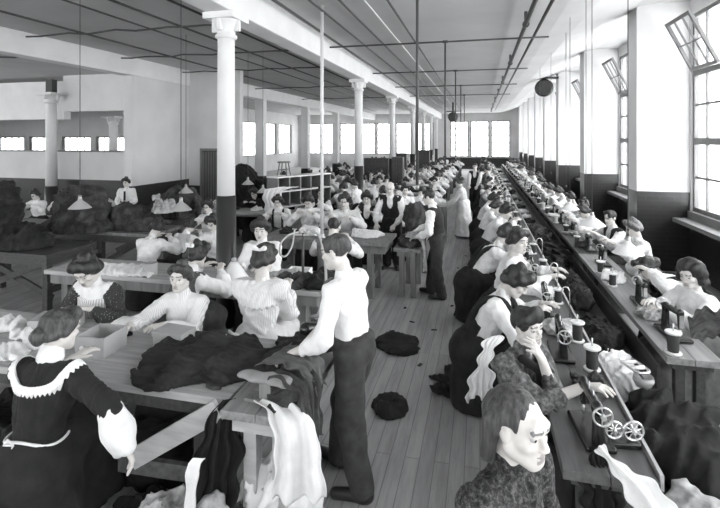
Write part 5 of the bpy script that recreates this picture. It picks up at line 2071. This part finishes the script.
for i, y in enumerate(YD):
    root = empty('hanging_gas_pipe', (-.66, y, 1.88), label=('tall gas drop pipe nearest over the aisle', 'gas drop pipe second along the aisle', 'gas drop pipe third along the aisle', 'gas drop pipe fourth along the aisle', 'gas drop pipe farthest along the aisle')[i], cat='pipe')
    MB().tube([(0, 0, 0), (0, 0, 4.30 - 1.88)], .018 if i else .016, 10).build('drop', PIPE, root)
    m = MB()
    m.tube([(-2.36, 0, 2.42), (1.9, 0, 2.42)], .018, 8)
    m.tube([(-.05, 0, 2.42), (.05, 0, 2.42)], .028, 10)
    m.build('cross_pipe', PIPE, root)
    MB().tube([(-.12, 0, .02), (.12, 0, .02)], .012, 8).lathe([(.012, 0), (.022, .02), (.018, .05)], (0, 0, -.03), 10).build('burner', BRASS, root)
for i, (x0, x1, y, lb) in enumerate(((-8.4, -3.5, 5.0, 'cross pipe over the left bay nearest the camera'), (-8.4, -3.5, 7.3, 'second cross pipe over the left bay'), (-8.4, -3.5, 9.8, 'third cross pipe over the left bay'), (-8.4, -3.5, 12.3, 'fourth cross pipe over the left bay'), (-8.4, -3.5, 17.0, 'fifth cross pipe over the left bay'), (-8.4, -3.5, 22.0, 'sixth cross pipe over the left bay'), (-13, -8.95, 9.0, 'cross pipe in the outer left bay'))):
    pts = [(x0 + (x1 - x0) * k / 14, y + .05 * math.sin(k * 1.7 + i), 4.34 + .015 * math.sin(k * 2.3 + i)) for k in range(15)]
    o = MB().tube(pts, .018, 8).build('hanging_cross_pipe', PIPE)
    tag(o, lb, 'pipe')
x, y = at_depth(322, 7.44)
root = empty('standing_pipe', (x, y, .86), label='white painted pipe standing from the cutting table to the ceiling', cat='pipe')
MB().tube([(0, 0, 0), (0, 0, CEILZ - .86)], .026, 12).build('pipe_run', PIPEW, root)
MB().lathe([(.06, 0), (.06, .015), (.035, .03), (.035, .07)], n=20).build('floor_flange', PIPEW, root)
MB().tube([(0, 0, 1.9), (0, 0, 2.0)], .036, 12).build('coupling', PIPEW, root)

pendant('tin lamp shade hanging over the dark heaps on the left', 80, 204, 6.35)
pendant('tin lamp shade hanging above the bent white backs', 181, 206, 6.4)
pendant('smaller-looking lamp shade near the partition beyond the bent backs', 186, 190, 9.5)
pendant('lamp shade by the dark bale heap, left of a pair', 248, 182, 11.2)
pendant('lamp shade by the dark bale heap, right of a pair', 263, 190, 10.9)
pendant('pale lamp shade nearest over the window bench', 628, 248, 4.9, .15, matl=ENAMEL)
pendant('pale lamp shade second over the window bench', 592, 221, 6.35, .17, matl=ENAMEL)
pendant('pale lamp shade third over the window bench', 570, 206, 8.2, .15, matl=ENAMEL)
# white cone shade standing on the second table by the column
x, y = at_depth(234, 5.35)
root = empty('table_shade', (x, y, .80), label='white cone shade standing on the second table in front of the iron column', cat='lamp')
MB().lathe([(.19, .0), (.19, .012), (.06, .20), (.035, .235), (.03, .235), (.055, .20), (.18, .012)], n=32).build('shade', ENAMEL, root)
MB().lathe([(.028, .225), (.03, .27), (.012, .28)], n=14).build('collar', ENAMELG, root)
# cords that only hang from the ceiling in the right bay
for i, (px, d, zb) in enumerate(((586, 7.2, 1.5), (566, 9.4, 1.5), (551, 11.6, 1.6), (540, 14, 1.6))):
    x, y = at_depth(px, d)
    o = MB().tube([(0, 0, zb), (0, 0, CEILZ + (0 if x < 1.3 else .02))], .005, 6).lathe([(.016, zb - .05), (.022, zb - .03), (.016, zb)], n=10).build('lamp_cord', PIPE, loc=(x, y, 0))
    tag(o, ('hanging cord nearest before the second pier', 'hanging cord before the third pier', 'hanging cord before the fourth pier', 'hanging cord before the fifth pier')[i], 'cord')
for i, (px, py, d, lb) in enumerate(((544, 88, 17.5, 'dark pulley wheel on a bracket high beside the window piers'), (453, 117, 27, 'small dark pulley wheel on a bracket near the end wall'))):
    x, y, z = pt(px, py, d)
    root = empty('hanging_pulley', (x, y, z), 0, lb, 'pulley')
    w_ = MB()
    r_ = .32 if i == 0 else .28
    w_.lathe([(r_ * .8, -.09), (r_, -.08), (r_, .08), (r_ * .8, .09)], (0, 0, 0), 28, 0, Matrix.Rotation(R(90), 4, 'X'))
    w_.build('pulley_rim', IRON, root)
    s_ = MB()
    for k in range(3):
        q = math.pi * k / 3 + .3
        s_.tube([(-r_ * .85 * math.cos(q), 0, -r_ * .85 * math.sin(q)), (r_ * .85 * math.cos(q), 0, r_ * .85 * math.sin(q))], .03, 8)
    s_.build('spoke', IRON, root)
    b_ = MB().box(-r_ * 1.3, r_ * 1.5, -.14, .14, r_ * 1.0, r_ * 1.22)
    top_ = CEILZ - .002 if x < 1.3 else CEILZ + .03
    b_.box(-.05, .05, -.12, .12, r_ * 1.22, max(r_ * 1.23, top_ - z))
    b_.box(-.04, .04, .10, .13, 0, r_)
    b_.build('bracket', IRON, root)

# small dark gas bracket on the partition
x, y, z = pt(142, 178, 13.6)
root = empty('wall_mounted_bracket', (x, 12.945, z), label='small dark bracket fixed to the white partition right of the woman with a tie', cat='bracket')
MB().box(-.06, .06, -.03, 0, -.10, .04).build('bracket_plate', IRON, root, bevel=.004)
MB().tube([(-.03, -.02, .03), (-.03, -.04, .16), (.01, -.04, .24)], .014, 8).build('bracket_arm', IRON, root)
# ------------------------------------------------------------------ camera
cd = bpy.data.cameras.new('camera')
cd.sensor_width = 36
cd.lens = 36 * FPX / 720
cd.shift_y = -(254 - HOR) / 720
cd.clip_end = 200
co = bpy.data.objects.new('camera', cd)
co.location = (0, 0, CAMZ)
co.rotation_euler = (R(90), 0, YAW)
link(co)
sc = bpy.context.scene
sc.camera = co
vs = sc.view_settings
vs.view_transform = 'Standard'
vs.look = 'None'
vs.gamma = 1
vs.exposure = 3.7
vs.use_curve_mapping = False
sc.cycles.max_bounces = 10
sc.cycles.diffuse_bounces = 6
sc.cycles.use_denoising = True
